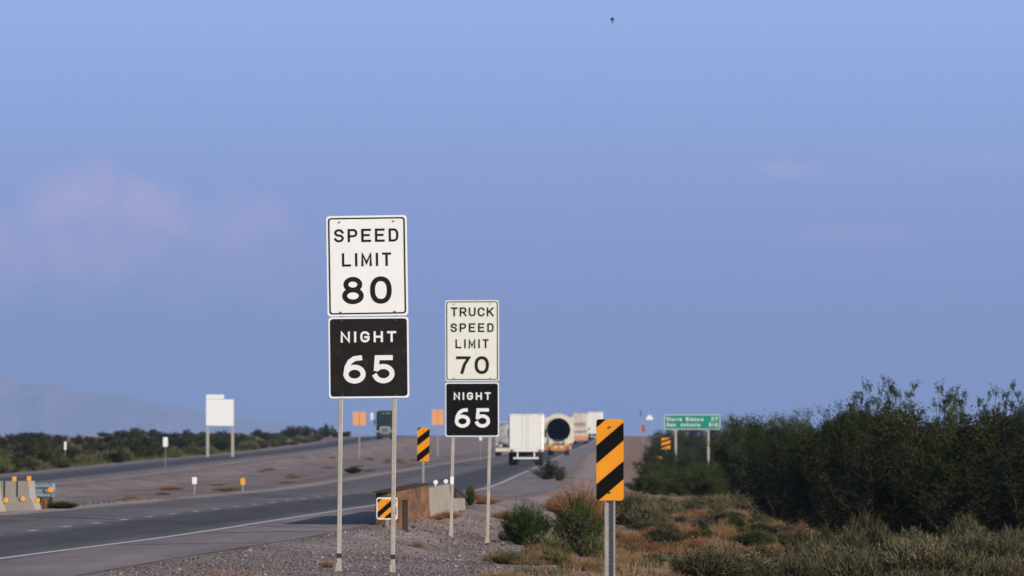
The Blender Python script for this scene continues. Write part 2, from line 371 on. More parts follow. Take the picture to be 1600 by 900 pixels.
def strip(name, fl, fr, fz, y0, y1, step, mtl, lat=None, kind='structure', parent=None, ncols=1):
    vs=[]; fs=[]; la=[]; y=y0; ys=[]
    while y<y1: ys.append(y); y+=step(y)
    ys.append(y1)
    for y in ys:
        for c in range(ncols+1):
            t=c/ncols; x=fl(y)*(1-t)+fr(y)*t
            vs.append((x,y,fz(y))); la.append(lat[0]*(1-t)+lat[1]*t if lat else 0)
    k=ncols+1
    for i in range(len(ys)-1):
        for c in range(ncols): fs.append((i*k+c,i*k+c+1,(i+1)*k+c+1,(i+1)*k+c))
    me=bpy.data.meshes.new(name); me.from_pydata(vs,[],fs); me.materials.append(mtl)
    if lat: at=me.attributes.new('lat','FLOAT','POINT'); at.data.foreach_set('value',la)
    o=bpy.data.objects.new(name,me); COL.objects.link(o)
    if kind: o['kind']=kind
    if parent: o.parent=parent
    return o
def asphalt(name, bands, shoulder, lane_dark, lane_light):
    m=bpy.data.materials.new(name); m.use_nodes=True; t=m.node_tree; b=t.nodes['Principled BSDF']
    b.inputs['Roughness'].default_value=.85; b.inputs['Specular IOR Level'].default_value=.25
    at=N(t,'ShaderNodeAttribute',attribute_name='lat'); g=N(t,'ShaderNodeNewGeometry')
    mp_=N(t,'ShaderNodeMapping'); mp_.inputs['Scale'].default_value=(1,.03,1); t.links.new(g.outputs['Position'],mp_.inputs[0])
    n=N(t,'ShaderNodeTexNoise'); n.inputs['Scale'].default_value=1.6; n.inputs['Detail'].default_value=6; n.inputs['Roughness'].default_value=.65; t.links.new(mp_.outputs[0],n.inputs['Vector'])
    ma=N(t,'ShaderNodeMath',operation='MULTIPLY_ADD'); t.links.new(n.outputs[0],ma.inputs[0]); ma.inputs[1].default_value=.9
    sb=N(t,'ShaderNodeMath',operation='SUBTRACT'); t.links.new(at.outputs['Fac'],sb.inputs[0]); sb.inputs[1].default_value=.45; t.links.new(sb.outputs[0],ma.inputs[2])
    mr_=N(t,'ShaderNodeMapRange'); mr_.inputs['From Min'].default_value=-10; mr_.inputs['From Max'].default_value=4; t.links.new(ma.outputs[0],mr_.inputs[0])
    r=N(t,'ShaderNodeValToRGB'); t.links.new(mr_.outputs[0],r.inputs[0]); E=r.color_ramp.elements
    while len(E)<len(bands): E.new(.5)
    for e,(p,c) in zip(E,bands): e.position=(p+10)/14; e.color=(*c,1)
    n3=N(t,'ShaderNodeTexNoise'); n3.inputs['Scale'].default_value=.35; n3.inputs['Detail'].default_value=7; n3.inputs['Roughness'].default_value=.7
    mp3=N(t,'ShaderNodeMapping'); mp3.inputs['Scale'].default_value=(2,.12,1); t.links.new(g.outputs['Position'],mp3.inputs[0]); t.links.new(mp3.outputs[0],n3.inputs['Vector'])
    n4=N(t,'ShaderNodeTexNoise'); n4.inputs['Scale'].default_value=30; n4.inputs['Detail'].default_value=3; t.links.new(g.outputs['Position'],n4.inputs['Vector'])
    r3=N(t,'ShaderNodeMapRange'); r3.inputs['From Min'].default_value=.3; r3.inputs['From Max'].default_value=.7; r3.inputs['To Min'].default_value=.68; r3.inputs['To Max'].default_value=1.27; t.links.new(n3.outputs[0],r3.inputs[0])
    r4=N(t,'ShaderNodeMapRange'); r4.inputs['To Min'].default_value=.8; r4.inputs['To Max'].default_value=1.2; t.links.new(n4.outputs[0],r4.inputs[0])
    mu=N(t,'ShaderNodeMath',operation='MULTIPLY'); t.links.new(r3.outputs[0],mu.inputs[0]); t.links.new(r4.outputs[0],mu.inputs[1])
    vm=N(t,'ShaderNodeVectorMath',operation='SCALE'); t.links.new(r.outputs[0],vm.inputs[0]); t.links.new(mu.outputs[0],vm.inputs[3])
    t.links.new(vm.outputs[0],b.inputs['Base Color'])
    return m
SH=(.250,.202,.208); DK=(.072,.066,.076); MD=(.140,.124,.136); LT=(.195,.163,.165); CR=(.36,.28,.255)
asR=asphalt('road_asphalt',[(-9,CR),(-7.7,CR),(-7.2,MD),(-5.6,MD),(-4.2,LT),(-3.5,MD),(-2.9,DK),(-.9,DK),(-.15,MD),(.3,SH),(1.6,SH),(2.7,SH)],None,None,None)
asL=asphalt('far_road_asphalt',[(-10,CR),(-8.7,SH),(-7.3,MD),(-5.5,DK),(-3.4,DK),(-2.6,LT),(-.9,SH),(-.3,CR)],None,None,None)
stp=lambda y: 3 if y<700 else 8
road=strip('highway', lambda y:xR(y)-8.4, lambda y:xR(y)+2.7, zR, -150, 3500, stp, asR, lat=(-8.4,2.7), ncols=2)
roadL=strip('opposite_highway', lambda y:xL(y)-LW, lambda y:xL(y), zL, -150, 3500, stp, asL, lat=(-9,0), ncols=2)
paint=mat('road_paint',(.62,.60,.60),.7,.1,2,dirt=((.2,.19,.19),3,.56,.5))
paint_worn=mat('worn_road_paint',(.42,.41,.42),.8,.15,2,dirt=((.13,.13,.14),2,.46,.8))
strip('edge_line', lambda y:xR(y)-.075, lambda y:xR(y)+.075, lambda y:zR(y)+.006, 100, 2700, stp, paint, kind='structure', parent=road)
strip('edge_line', lambda y:xL(y)-LW+.9, lambda y:xL(y)-LW+1.02, lambda y:zL(y)+.008, 100, 2700, stp, paint_worn, kind='structure', parent=roadL)
k=-6
while True:
    yc=253+12.19*k; k+=1
    if yc>1250: break
    strip('lane_dash', lambda y:xR(y)-3.66-.08, lambda y:xR(y)-3.66+.08, lambda y:zR(y)+.006, yc-1.52, yc+1.52, lambda y:1.52, paint if yc<460 else paint_worn, kind=None, parent=road)
# crack seals across the pavement; the first call paints a thin shadow line
tar_and_shadow=mat('sealant_and_shadow',(.030,.030,.034),.5,.15,4)
def dark_line(yc, slope, wd, l0, l1, parent):
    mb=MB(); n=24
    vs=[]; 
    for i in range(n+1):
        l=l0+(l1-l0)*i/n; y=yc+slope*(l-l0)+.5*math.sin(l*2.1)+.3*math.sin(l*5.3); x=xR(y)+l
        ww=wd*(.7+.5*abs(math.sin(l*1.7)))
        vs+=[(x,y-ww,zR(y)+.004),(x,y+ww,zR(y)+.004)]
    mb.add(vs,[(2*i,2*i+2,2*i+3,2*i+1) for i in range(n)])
    o=mb.build('crack_seal_and_shadow',tar_and_shadow,parent); return o
dark_line(322,-4.2,.85,-8.3,-1.0,road); dark_line(1000,0,2.2,.4,2.6,road); dark_line(258,3,.35,.2,2.5,road); dark_line(452,-6,1.0,-8.3,-5,road); dark_line(640,3,1.6,.3,2.6,road); dark_line(228,2.5,.22,.1,2.6,road); dark_line(292,-3,.3,-3.6,2.2,road); dark_line(410,4,.5,-8.2,.5,road); dark_line(720,3,1.3,-7,2.5,road); dark_line(830,3,1.6,.3,2.6,road)

# ------------------------------------------------------------------ distant mountains
def ridge(name, prof, D, depth, mtl, seed, label):
    n=160; m_=10; vs=[]
    x0,x1=prof[0][0],prof[-1][0]
    for j in range(m_+1):
        t=j/m_
        for i in range(n+1):
            px=x0+(x1-x0)*i/n
            py=np.interp(px,[p[0] for p in prof],[p[1] for p in prof])
            h=zz(py,D)-FAR
            s=math.sin(t*PI)**.8 if t<=.5 else 1-(t-.5)*.9
            X=xz(px,D)
            rr=noise.fractal(Vector((X*.0018,t*3,seed)),1,2,5)
            hz=h*s*(1+.10*rr) if j>0 else 0
            if j==m_: hz=0
            hz+= h*.10*noise.fractal(Vector((X*.005,t*6,seed+4)),1,2,5)*min(1,h/40) if 0<j<m_ else 0
            vs.append((X+ rr*24, D-depth/2+depth*t, FAR-.5+max(0,hz)))
    fs=[(j*(n+1)+i,j*(n+1)+i+1,(j+1)*(n+1)+i+1,(j+1)*(n+1)+i) for j in range(m_) for i in range(n)]
    mb=MB(); mb.add(vs,fs); o=mb.build(name,mtl); tag(o,label,kind='structure'); return o
M['mount']=mat('mountain_rock',(.20,.115,.11),.95,.2,.002,col2=(.40,.24,.21))
ridge('mountains',[(-900,676),(-600,630),(-350,600),(-120,575),(0,588),(30,598),(60,602),(85,603),(110,614),(150,620),(175,622),(205,621),(240,629),(270,632),(310,640),(345,650),(400,655),(450,664),(520,672),(600,682),(700,688)],65000,5600,M['mount'],3,'low desert mountain ridge fading into the blue haze at the left')

# ------------------------------------------------------------------ stroke lettering
def arc(cx,cy,rx,ry,a0,a1,n=12): return [(cx+rx*math.cos(math.radians(a0+(a1-a0)*i/n)), cy+ry*math.sin(math.radians(a0+(a1-a0)*i/n))) for i in range(n+1)]
def sup(cx,cy,rx,ry,a0,a1,n=20,p=2.5):
    r=[]
    for i in range(n+1):
        a=math.radians(a0+(a1-a0)*i/n); c,s_=math.cos(a),math.sin(a)
        r.append((cx+rx*math.copysign(abs(c)**(2/p),c), cy+ry*math.copysign(abs(s_)**(2/p),s_)))
    return r
G={
 'S':[[(1,.78)]+arc(.5,.76,.46,.24,15,90,5)+arc(.5,.76,.48,.24,90,255,9)+[(.5,.51)]+arc(.5,.26,.5,.26,75,-90,9)+arc(.5,.26,.5,.26,-90,-168,5)],
 'P':[[(0,0),(0,1),(.55,1)]+arc(.62,.72,.38,.28,80,-80,10)+[(.55,.44),(0,.44)]],
 'E':[[(1,1),(0,1),(0,0),(1,0)],[(0,.52),(.85,.52)]],
 'D':[[(0,0),(0,1),(.45,1)]+sup(.45,.5,.55,.5,85,-85,14)+[(.45,0),(0,0)]],
 'L':[[(0,1),(0,0),(1,0)]], 'I':[[(.5,0),(.5,1)]],
 'M':[[(0,0),(0,1),(.5,.2),(1,1),(1,0)]], 'T':[[(0,1),(1,1)],[(.5,1),(.5,0)]],
 'R':[[(0,0),(0,1),(.55,1)]+arc(.6,.73,.38,.27,80,-80,10)+[(.55,.46),(0,.46)],[(.5,.46),(1,0)]],
 'U':[[(0,1),(0,.35)]+arc(.5,.36,.5,.36,190,350,12)+[(1,.35),(1,1)]],
 'C':[[(1,.76)]+sup(.5,.5,.5,.5,42,318,18)+[(1,.24)]],
 'K':[[(0,0),(0,1)],[(1,1),(0,.36)],[(.36,.6),(1,0)]],
 'N':[[(0,0),(0,1),(1,0),(1,1)]], 'H':[[(0,0),(0,1)],[(1,0),(1,1)],[(0,.5),(1,.5)]],
 'G':[[(1,.78)]+sup(.5,.5,.5,.5,42,318,18)+[(1,.22),(1,.46),(.55,.46)]],
 'B':[[(0,0),(0,1),(.5,1)]+arc(.55,.76,.38,.24,80,-80,8)+[(.5,.52),(0,.52)],[(.5,.52)]+arc(.58,.26,.42,.26,80,-80,8)+[(.5,0),(0,0)]],
 'A':[[(0,0),(.5,1),(1,0)],[(.2,.33),(.8,.33)]],
 '8':[arc(.5,.76,.42,.24,-90,270,20),arc(.5,.26,.5,.265,90,450,20)],
 '0':[sup(.5,.5,.5,.5,90,450,28,2.3)],
 '7':[[(0,1),(1,1),(.62,.55),(.4,0)]],
 '6':[arc(.5,.3,.5,.3,100,460,22),[(0,.32),(.06,.6),(.24,.84),(.5,.97),(.82,1)]],
 '5':[[(.92,1),(.14,1),(.09,.52)],[(.14,.54),(.3,.60)]+arc(.5,.31,.5,.31,92,-90,13)+arc(.5,.31,.5,.31,-90,-160,5)],
 '2':[[(0,.72)]+arc(.5,.72,.48,.28,160,-30,12)+[(0,0),(1,0)]], '1':[[(.2,.8),(.5,1),(.5,0)]],
 'a':[arc(.5,.33,.5,.33,0,360,14),[(1,.66),(1,0)]], 'n':[[(0,0),(0,.66)],[(0,.45)]+arc(.5,.4,.5,.26,180,0,8)+[(1,0)]],
 'i':[[(.5,0),(.5,.66)],[(.5,.88),(.5,.98)]], 'e':[[(0,.35),(1,.35)]+arc(.5,.33,.5,.33,10,320,12)],
 'r':[[(0,0),(0,.66)],[(0,.42)]+arc(.55,.38,.5,.28,160,50,5)], 'l':[[(.5,0),(.5,1)]],
 'c':[sup(.5,.33,.5,.33,45,315,12)], 't':[[(.4,1),(.4,.12),(.7,0),(1,0)],[(0,.66),(.95,.66)]], 'o':[arc(.5,.33,.5,.33,0,360,14)],
}
def ribbon(mb, pts, t, y):
    pts=[p for i,p in enumerate(pts) if i==0 or math.dist(p,pts[i-1])>t*.05]
    closed=len(pts)>3 and math.dist(pts[0],pts[-1])<t*.3
    if closed: pts=pts[:-1]
    n=len(pts)
    if not closed:
        for a_,b_ in ((0,1),(-1,-2)):
            d=Vector(pts[a_])-Vector(pts[b_]); d.normalize(); pts[a_]=tuple(Vector(pts[a_])+d*t*.45)
    L=[];Rr=[]
    for i in range(n):
        p=Vector(pts[i])
        if closed: a_=Vector(pts[i-1]); b_=Vector(pts[(i+1)%n])
        else: a_=Vector(pts[max(0,i-1)]); b_=Vector(pts[min(n-1,i+1)])
        d1=(p-a_).normalized() if (p-a_).length>1e-9 else (b_-p).normalized()
        d2=(b_-p).normalized() if (b_-p).length>1e-9 else d1
        n1=Vector((-d1.y,d1.x)); n2_=Vector((-d2.y,d2.x)); m=(n1+n2_)
        if m.length<.2: m=n1
        m.normalize(); k=min(1.9,1/max(.3,m.dot(n1)))
        L.append(p+m*t/2*k); Rr.append(p-m*t/2*k)
    vs=[(q.x,y,q.y) for q in L]+[(q.x,y,q.y) for q in Rr]
    rng=range(n) if closed else range(n-1)
    mb.add(vs,[(i,(i+1)%n,n+(i+1)%n,n+i) for i in rng])
WID={'I':.0,'i':.0,'l':.0,'1':.5,'r':.7,'t':.7,'M':1.2}
def text(mb, s, x0, x1, z0, z1, t, y, space_w=.6, gap=.30):
    h=z1-z0; ws=[WID.get(c,1.0) if c!=' ' else space_w for c in s]; k=len(s)
    gap_n=k-1; tot=x1-x0
    # every glyph: width = t + w*u ; solve u so that the line fills x0..x1 with even gaps
    gap*=h
    if len(s)<3: gap=.24*h
    u=(tot-gap*gap_n-t*sum(1 for c in s if c!=' '))/sum(ws)
    x=x0; lay=0
    for c,wd in zip(s,ws):
        if c==' ': x+=wd*u+gap; continue
        cw=wd*u
        for pl in G[c]:
            pts=[(x+t/2+(p[0]*cw if wd>0 else 0), z0+t/2+p[1]*(h-t)) for p in pl]
            ribbon(mb,pts,t,y-.0008*(lay%3)); lay+=1
        x+=cw+t+gap
def rrect(x0,x1,z0,z1,r,n=5):
    p=[]
    for cx,cz,a0 in ((x1-r,z0+r,-90),(x1-r,z1-r,0),(x0+r,z1-r,90),(x0+r,z0+r,180)):
        p+=arc(cx,cz,r,r,a0,a0+90,n)
    return p
def ring(mb, o, i, y):
    n=len(o); mb.add([(p[0],y,p[1]) for p in o]+[(p[0],y,p[1]) for p in i],[(k,(k+1)%n,n+(k+1)%n,n+k) for k in range(n)])
def flat(mb, pts, y): mb.add([(p[0],y,p[1]) for p in pts],[tuple(range(len(pts)))])
def clip(poly, conv):
    out_=poly
    n=len(conv)
    for i in range(n):
        a_=conv[i]; b_=conv[(i+1)%n]; inp=out_; out_=[]
        if math.dist(a_,b_)<1e-9: out_=inp; continue
        side=lambda p:(b_[0]-a_[0])*(p[1]-a_[1])-(b_[1]-a_[1])*(p[0]-a_[0])
        for k in range(len(inp)):
            p=inp[k]; q=inp[(k+1)%len(inp)]; sp,sq=side(p),side(q)
            if sp>=0: out_.append(p)
            if (sp>0 and sq<0) or (sp<0 and sq>0):
                t_=sp/(sp-sq); out_.append((p[0]+(q[0]-p[0])*t_,p[1]+(q[1]-p[1])*t_))
        if not out_: return []
    return out_

def plate(parent, name, w_, h_, base, cx, cz, border=None, rad=.05, tilt=0, inset=.03, bw=.022, field=None):
    """one sign panel: aluminium plate + printed border/field; children placed in its own frame"""
    mb=MB(); mb.prism(rrect(-w_/2,w_/2,-h_/2,h_/2,rad),-.004,.004)
    p=mb.build(name,base,parent); p.location=(cx,-.05,cz); p.rotation_euler=(0,tilt,0)
    if field:
        m2=MB(); flat(m2,rrect(-w_/2+inset,w_/2-inset,-h_/2+inset,h_/2-inset,rad*.9),-.008); m2.build('printed_field',field,p)
    if border:
        m2=MB(); ring(m2,rrect(-w_/2+inset,w_/2-inset,-h_/2+inset,h_/2-inset,rad*.9),rrect(-w_/2+inset+bw,w_/2-inset-bw,-h_/2+inset+bw,h_/2-inset-bw,rad*.65),-.008); m2.build('border',border,p)
    return p
def bolts(p, pts):
    for x,z in pts:
        mb=MB(); mb.lathe([(0,-.016),(.011,-.016),(.013,-.009)],(x,0,z),'y',8); mb.build('bolt',M['bolt'],p)

# ---- near speed limit sign
Zs=194.0; pm=FPX/Zs
def sign_base(px, Z): 
    X=xz(px,Z); return Vector((X,Z,groundz(X,Z)))
b=sign_base(574,Zs)
sg=empty('speed_limit_sign',b,'tall white speed limit 80 sign with black night 65 panel on two posts','traffic sign','speed limit signs on twin posts')
def loc_of(px,py,Z,b): return Vector((xz(px,Z)-b.x,0,zz(py,Z)-b.z))
for (tx,ty),(bx,by) in (((535.6,350),(529,886)),((619,350),(613.2,890))):
    t_=loc_of(tx,ty,Zs,b); g_=loc_of(bx,by,Zs,b); g_.z=groundz(g_.x+b.x,Zs)-b.z-.25
    mb=MB(); mb.sqtube(g_,t_,.033,.033)
    po=mb.build('post',M['galv_cream'],sg,bevel=.006)
    d=(t_-g_)
    def at(h): return g_+d*((h+.25)/d.z)
    mb=MB(); mb.sqtube(at(-.1),at(.12),.044,.044); mb.build('post_sleeve',M['galv_cream'],po)
    mb=MB(); mb.sqtube(at(.20),at(.27),.038,.038); mb.build('post_band',M['dark_steel'],po)
    mb=MB()
    for q in range(16):
        c=at(.45+q*.15); mb.lathe([(0,-.0345),(.007,-.0345)],(c.x,c.y,c.z),'y',6)
    mb.build('bolt_hole',M['bolt'],po)['kind']='stuff'
zu=1/(2.3684*pm)  # metres per zoomed pixel
def panel_text(p, w_, h_, ox, oy, items, mtl, zu):
    # items in zoom pixels; ox,oy zoom position of the panel centre
    for s,xa,xb,ya,yb,t in items:
        mb=MB(); text(mb,s,(xa-ox)*zu,(xb-ox)*zu,-(yb-oy)*zu,-(ya-oy)*zu,t*zu*1.0,-.0105 if mtl is M['letter_white'] else -.0068,gap={'NIGHT':.36,'TRUCK':.22}.get(s,.30)); mb.build('lettering',mtl,p)
c1=loc_of(573.8,415.3,Zs,b); c2=loc_of(576.4,558.3,Zs,b)
p1=plate(sg,'sign_panel',1.222,1.522,M['sign_white'],c1.x,c1.z,M['letter_dark'],.05,-math.radians(.9),.03,.021)
panel_text(p1,0,0,198.5,225,[('SPEED',78,316,88,137,8.2),('LIMIT',106,288,177,227,8.2),('80',105,288,265,366,17.5)],M['letter_dark'],zu)
bolts(p1,[(-.41,.665),(.41,.67),(-.41,-.70),(.41,-.70)])
p2=plate(sg,'sign_panel',1.215,1.228,M['sign_white'],c2.x,c2.z-.003,None,.05,-math.radians(.6),.026,.02,field=M['sign_black'])
panel_text(p2,0,0,204.5,565,[('NIGHT',101,307,468,509,8.2),('65',110,299,557,661,18.5)],M['letter_white'],zu)
bolts(p2,[(-.41,.56),(.41,.56),(-.41,-.57),(.41,-.57)])

# ---- truck speed limit sign
Z2=290.0; pm2=FPX/Z2; b=sign_base(737,Z2)
sg2=empty('truck_speed_limit_sign',b,'smaller cream truck speed limit 70 sign with black night 65 panel below','traffic sign','speed limit signs on twin posts')
for (tx,ty),(bx,by) in (((711.5,480),(704.3,835)),((769.5,480),(761,850))):
    t_=loc_of(tx,ty,Z2,b); g_=loc_of(bx,by,Z2,b); g_.z=groundz(g_.x+b.x,Z2)-b.z-.25
    mb=MB(); mb.sqtube(g_,t_,.036,.036); po=mb.build('post',M['galv_cream'],sg2,bevel=.006)
    d=(t_-g_); 
    a1=g_+d*(.25/d.z); a2=g_+d*(.37/d.z)
    mb=MB(); mb.sqtube(a1-Vector((0,0,.2)),a2,.048,.048); mb.build('post_sleeve',M['galv_cream'],po)
    a3=g_+d*(1.45/d.z); a4=g_+d*(1.62/d.z)
    mb=MB(); mb.sqtube(a3,a4,.040,.040); mb.build('post_band',M['white_ref'] if bx<740 else M['galv'],po)
zu2=1/(2.3684*pm2)
c1=loc_of(737.8,532.3,Z2,b); c2=loc_of(737.8,640,Z2,b)
p1=plate(sg2,'sign_panel',1.217,1.83,M['sign_cream'],c1.x,c1.z,M['letter_dark'],.05,-math.radians(.15),.026,.02)
panel_text(p1,0,0,587,502.5,[('TRUCK',508,667,379,413,6.0),('SPEED',507,667,438,471,6.0),('LIMIT',525,648,497,531,6.0),('70',527,649,560,626,11.5)],M['letter_dark'],zu2)
bolts(p1,[(-.41,.83),(.41,.83),(-.41,-.85),(.41,-.85)])
p2=plate(sg2,'sign_panel',1.215,1.225,M['sign_white'],c2.x,c2.z,None,.05,-math.radians(.15),.024,.02,field=M['sign_deepblack'])
panel_text(p2,0,0,587,757,[('NIGHT',519,656,693,721,5.6),('65',523,653,752,824,12.6)],M['letter_white'],zu2)
bolts(p2,[(-.41,.56),(.41,.56),(-.41,-.57),(.41,-.57)])

# ---- striped object markers
def marker(px, py_c, Z, w_, h_, label, base_py=None, post='u', stripes=None, name='object_marker', sq=False, postlen=None, rx=0, group='striped object markers beside the highway', rot=0):
    X=xz(px,Z); gz_=groundz(X,Z); b=Vector((X,Z,gz_)); e=empty(name,b,label,'road marker',group)
    cz=zz(py_c,Z)-gz_
    top=cz+h_/2-.05
    if post=='u':
        mb=MB(); 
        mb.box(-.045,.045,.0,.006,-.3,top); mb.box(-.045,-.038,-.03,0,-.3,top); mb.box(.038,.045,-.03,0,-.3,top)
        mb.box(-.06,-.038,-.033,-.028,-.3,top); mb.box(.038,.06,-.033,-.028,-.3,top)
        po=mb.build('post',M['galv'],e)
        if Z<160:
            mb=MB()
            k=.1
            while k<top: mb.lathe([(0,-.001),(.008,-.001)],(0,0,k),'y',6); k+=.0254*2
            mb.build('bolt_hole',M['dark_steel'],po)['kind']='stuff'
    else:
        mb=MB(); mb.sqtube((0,0,-.3),(0,0,top),.03,.03); mb.build('post',M['galv'],e)
    mb=MB(); rr=rrect(-w_/2,w_/2,-h_/2,h_/2,min(w_,h_)*.11); mb.prism(rr,-.003,.003)
    p=mb.build('marker_panel',M['white_ref'] if sq else M['marker_yellow'],e); p.location=(0,-.045,cz); p.rotation_euler=(0,rot,0)
    inn=rr
    if sq:
        inn=rrect(-w_/2+.03,w_/2-.03,-h_/2+.03,h_/2-.03,.02); m2=MB(); flat(m2,inn,-.007); m2.build('yellow_face',M['marker_yellow'],p)
    # black bands rising to the right
    bands=stripes
    for c0,bt,sl in bands:      # c0: z of the band's lower edge at x=-w/2 ; bt: vertical thickness ; sl: rise over the width
        poly=[(-w_,c0-sl*.5),(w_,c0+sl*1.5),(w_,c0+bt+sl*1.5),(-w_,c0+bt-sl*.5)]
        q=clip(poly,inn)
        if len(q)>2: m2=MB(); flat(m2,q,-.011 if sq else -.008); m2.build('stripe',M['marker_black'],p)
    bolts(p,[(0,h_/2-.09),(0,-h_/2+.09)])
    return e
# zoomed 3x rows of the near marker: band edges at its left side
W3,H3=.305,.915
def bz(y): return H3/2-(y-165)/382*H3
sl=110/382*H3
std=[(bz(375),bz(290)-bz(375),sl),(bz(557),bz(472)-bz(557),sl),(bz(205),.4,sl)]
marker(953,718.5,144.5,.308,.918,'large black and yellow striped marker on perforated steel post at the right, nearest marker',stripes=std)
marker(661.5,694.5,335,.318,.885,'tall narrow black and yellow striped marker behind the parapet, left of the truck speed sign',stripes=std,post='s',rot=.02)
marker(605,794.5,283,.475,.485,'square striped marker with white border on the end of the brown parapet',stripes=[(-.24+.0,.135,.42),(-.51,.15,.42),(.10,.13,.42),(-.75,.13,.42)],post='s',sq=True,name='parapet_end_marker',group='striped object markers beside the highway')
marker(1040.5,693,1290,.9,1.15,'small distant striped marker left of the green distance sign',stripes=[(.05,.2,.3),(-.45,.2,.3)],post='s')
marker(1029.5,718,1000,.62,.55,'low tilted striped marker half hidden in the brush left of the green sign post',stripes=[(-.35,.16,.3),(.1,.14,.3)],post='s',rot=.5)

# dark wooden post beside the square marker
X=xz(633,281); mb=MB(); mb.box(-.065,.065,-.06,.06,-.3,.70)
tag(mb.build('guard_post',M['wood_dark'],bevel=.01,loc=(X,281,groundz(X,281))),'short dark wooden post beside the square striped marker','post')
X=xz(625.5,281.5); mb=MB(); mb.box(-.06,.06,-.05,.05,-.3,.72)
tag(mb.build('guard_post',M['wood'],bevel=.01,loc=(X,281.5,groundz(X,281.5))),'pale weathered post between the square striped marker and the dark post','post')

# ---- right parapet (brown stained face, grey block, tail)
def px_pt(y): return xR(y)+2.78
pr=empty('bridge_parapet',(px_pt(300),300,0),'concrete bridge parapet with rusty brown stained near part and plain grey far part','parapet')
def wall_seg(name, y0, y1, h0, h1, mtl, off=0.0, th=.30, n=8, joints=False):
    mb=MB(); vs=[]
    for i in range(n+1):
        t=i/n; y=y0+(y1-y0)*t; h=h0+(h1-h0)*t; xi=px_pt(y)-px_pt(300)+off
        z0=-.45; zt=h
        ja=.02*math.sin(i*2.3) if joints else 0
        vs+=[(xi,y-300,z0),(xi+th+.05,y-300,z0),(xi+th,y-300,zt+ja),(xi+.04,y-300,zt+ja)]
    fs=[]
    for i in range(n):
        a_=4*i
        for k_ in range(4): fs.append((a_+k_,a_+(k_+1)%4,a_+4+(k_+1)%4,a_+4+k_))
    fs+=[(0,1,2,3),(4*n+3,4*n+2,4*n+1,4*n)]
    mb.add(vs,fs); return mb.build(name,mtl,pr,bevel=.02)
wall_seg('stained_wall',285,318,.72,.80,M['conc_brown'],joints=True,n=12)
wall_seg('grey_wall',318.05,337,.70,.74,M['conc_wall'],off=.01)
wall_seg('low_wall',341,352,.34,.30,M['conc_wall'],off=.03)
mb=MB()
for i in range(12):
    y=285.4+i*2.75; mb.box(px_pt(y)-px_pt(300)-.03,px_pt(y)-px_pt(300)+.37,y-300-1.3,y-300+1.3,.715+(y-285)/33*.08,.742+(y-285)/33*.08+.012*math.sin(i*3.1))
mb.build('wall_cap',M['wood_dark'],pr)
for px,py in ((680.5,753.5),(696.5,752)):
    Z=326 if px<690 else 338
    mb=MB(); mb.lathe([(0,-.05),(.055,-.05),(.062,0),(.055,.05),(0,.05)],(0,0,0),'y',10)
    mb.box(-.02,.02,-.02,.02,-.2,0)
    o=mb.build('reflector',M['white_ref']); X=px_pt(Z)+.16; o.location=(xz(px,Z),Z,zz(py,Z))
    tag(o,'round white reflector on the grey parapet top, '+('left one' if px<690 else 'right one'),'reflector','white reflectors on the right parapet')
# turned-down guardrail behind the parapet
gr=empty('guardrail',(px_pt(372),372,0),'short turned-down steel guardrail end running down into weeds past the parapet','guardrail')
def wbeam(p0,p1,h=.31,sc=1.0,n=6,name='rail_beam',mtl=None,par=None):
    mb=MB(); prof=[(0,-.155),(.04,-.12),(.04,-.07),(-.02,-.02),(-.02,.02),(.04,.07),(.04,.12),(0,.155)]; prof=[(p_[0]*sc,p_[1]*sc) for p_ in prof]
    a_=Vector(p0); b_=Vector(p1); d=(b_-a_).normalized(); side=Vector((d.y,-d.x,0)).normalized()
    vs=[a_+side*q[0]+Vector((0,0,q[1])) for q in prof]+[b_+side*q[0]+Vector((0,0,q[1])) for q in prof]
    k_=len(prof); mb.add(vs,[(i,i+1,k_+i+1,k_+i) for i in range(k_-1)]); return mb.build(name,mtl or M['rail'],par)
o=gr.location
P_=lambda px,py,Z:(xz(px,Z)-o.x,Z-o.y,zz(py,Z)-o.z)
wbeam(P_(698,757,346),P_(736,787,378),par=gr,mtl=M['dark_steel'])
for px,Z,tp in ((709,354,768),(722,367,780),(733,375,789)):
    q=P_(px,tp,Z); mb=MB(); mb.box(q[0]-.07,q[0]+.07,q[1]-.02,q[1]+.14,-.8,q[2]); mb.build('rail_post',M['wood_dark'],gr)

# ---- left concrete barrier with cushion end
lb=empty('concrete_barrier',(xz(40,343),343,0),'grey concrete safety barrier at the left edge with amber reflectors','barrier')
o=lb.location
def lwx(y): return xR(y)-9.35
prof=[(-.30,0),(-.30,.07),(-.19,.33),(-.13,.86),(.10,.86),(.16,.33),(.27,.07),(.27,0)]
segs=[(300,313.4),(313.5,325.4),(325.5,336.4),(336.5,345)]
for y0,y1 in segs:
    n=6; mb=MB(); vs=[]
    for i in range(n+1):
        y=y0+(y1-y0)*i/n; xx=lwx(y)-o.x
        for q in prof: vs.append((xx+q[0]*(1),y-343,q[1]-.03))
    k_=len(prof); fs=[(i*k_+j,i*k_+(j+1)%k_,(i+1)*k_+(j+1)%k_,(i+1)*k_+j) for i in range(n) for j in range(k_)]
    fs+=[tuple(range(k_)),tuple(range(n*k_+k_-1,n*k_-1,-1))]
    mb.add(vs,fs); mb.build('barrier_segment',M['conc'],lb)
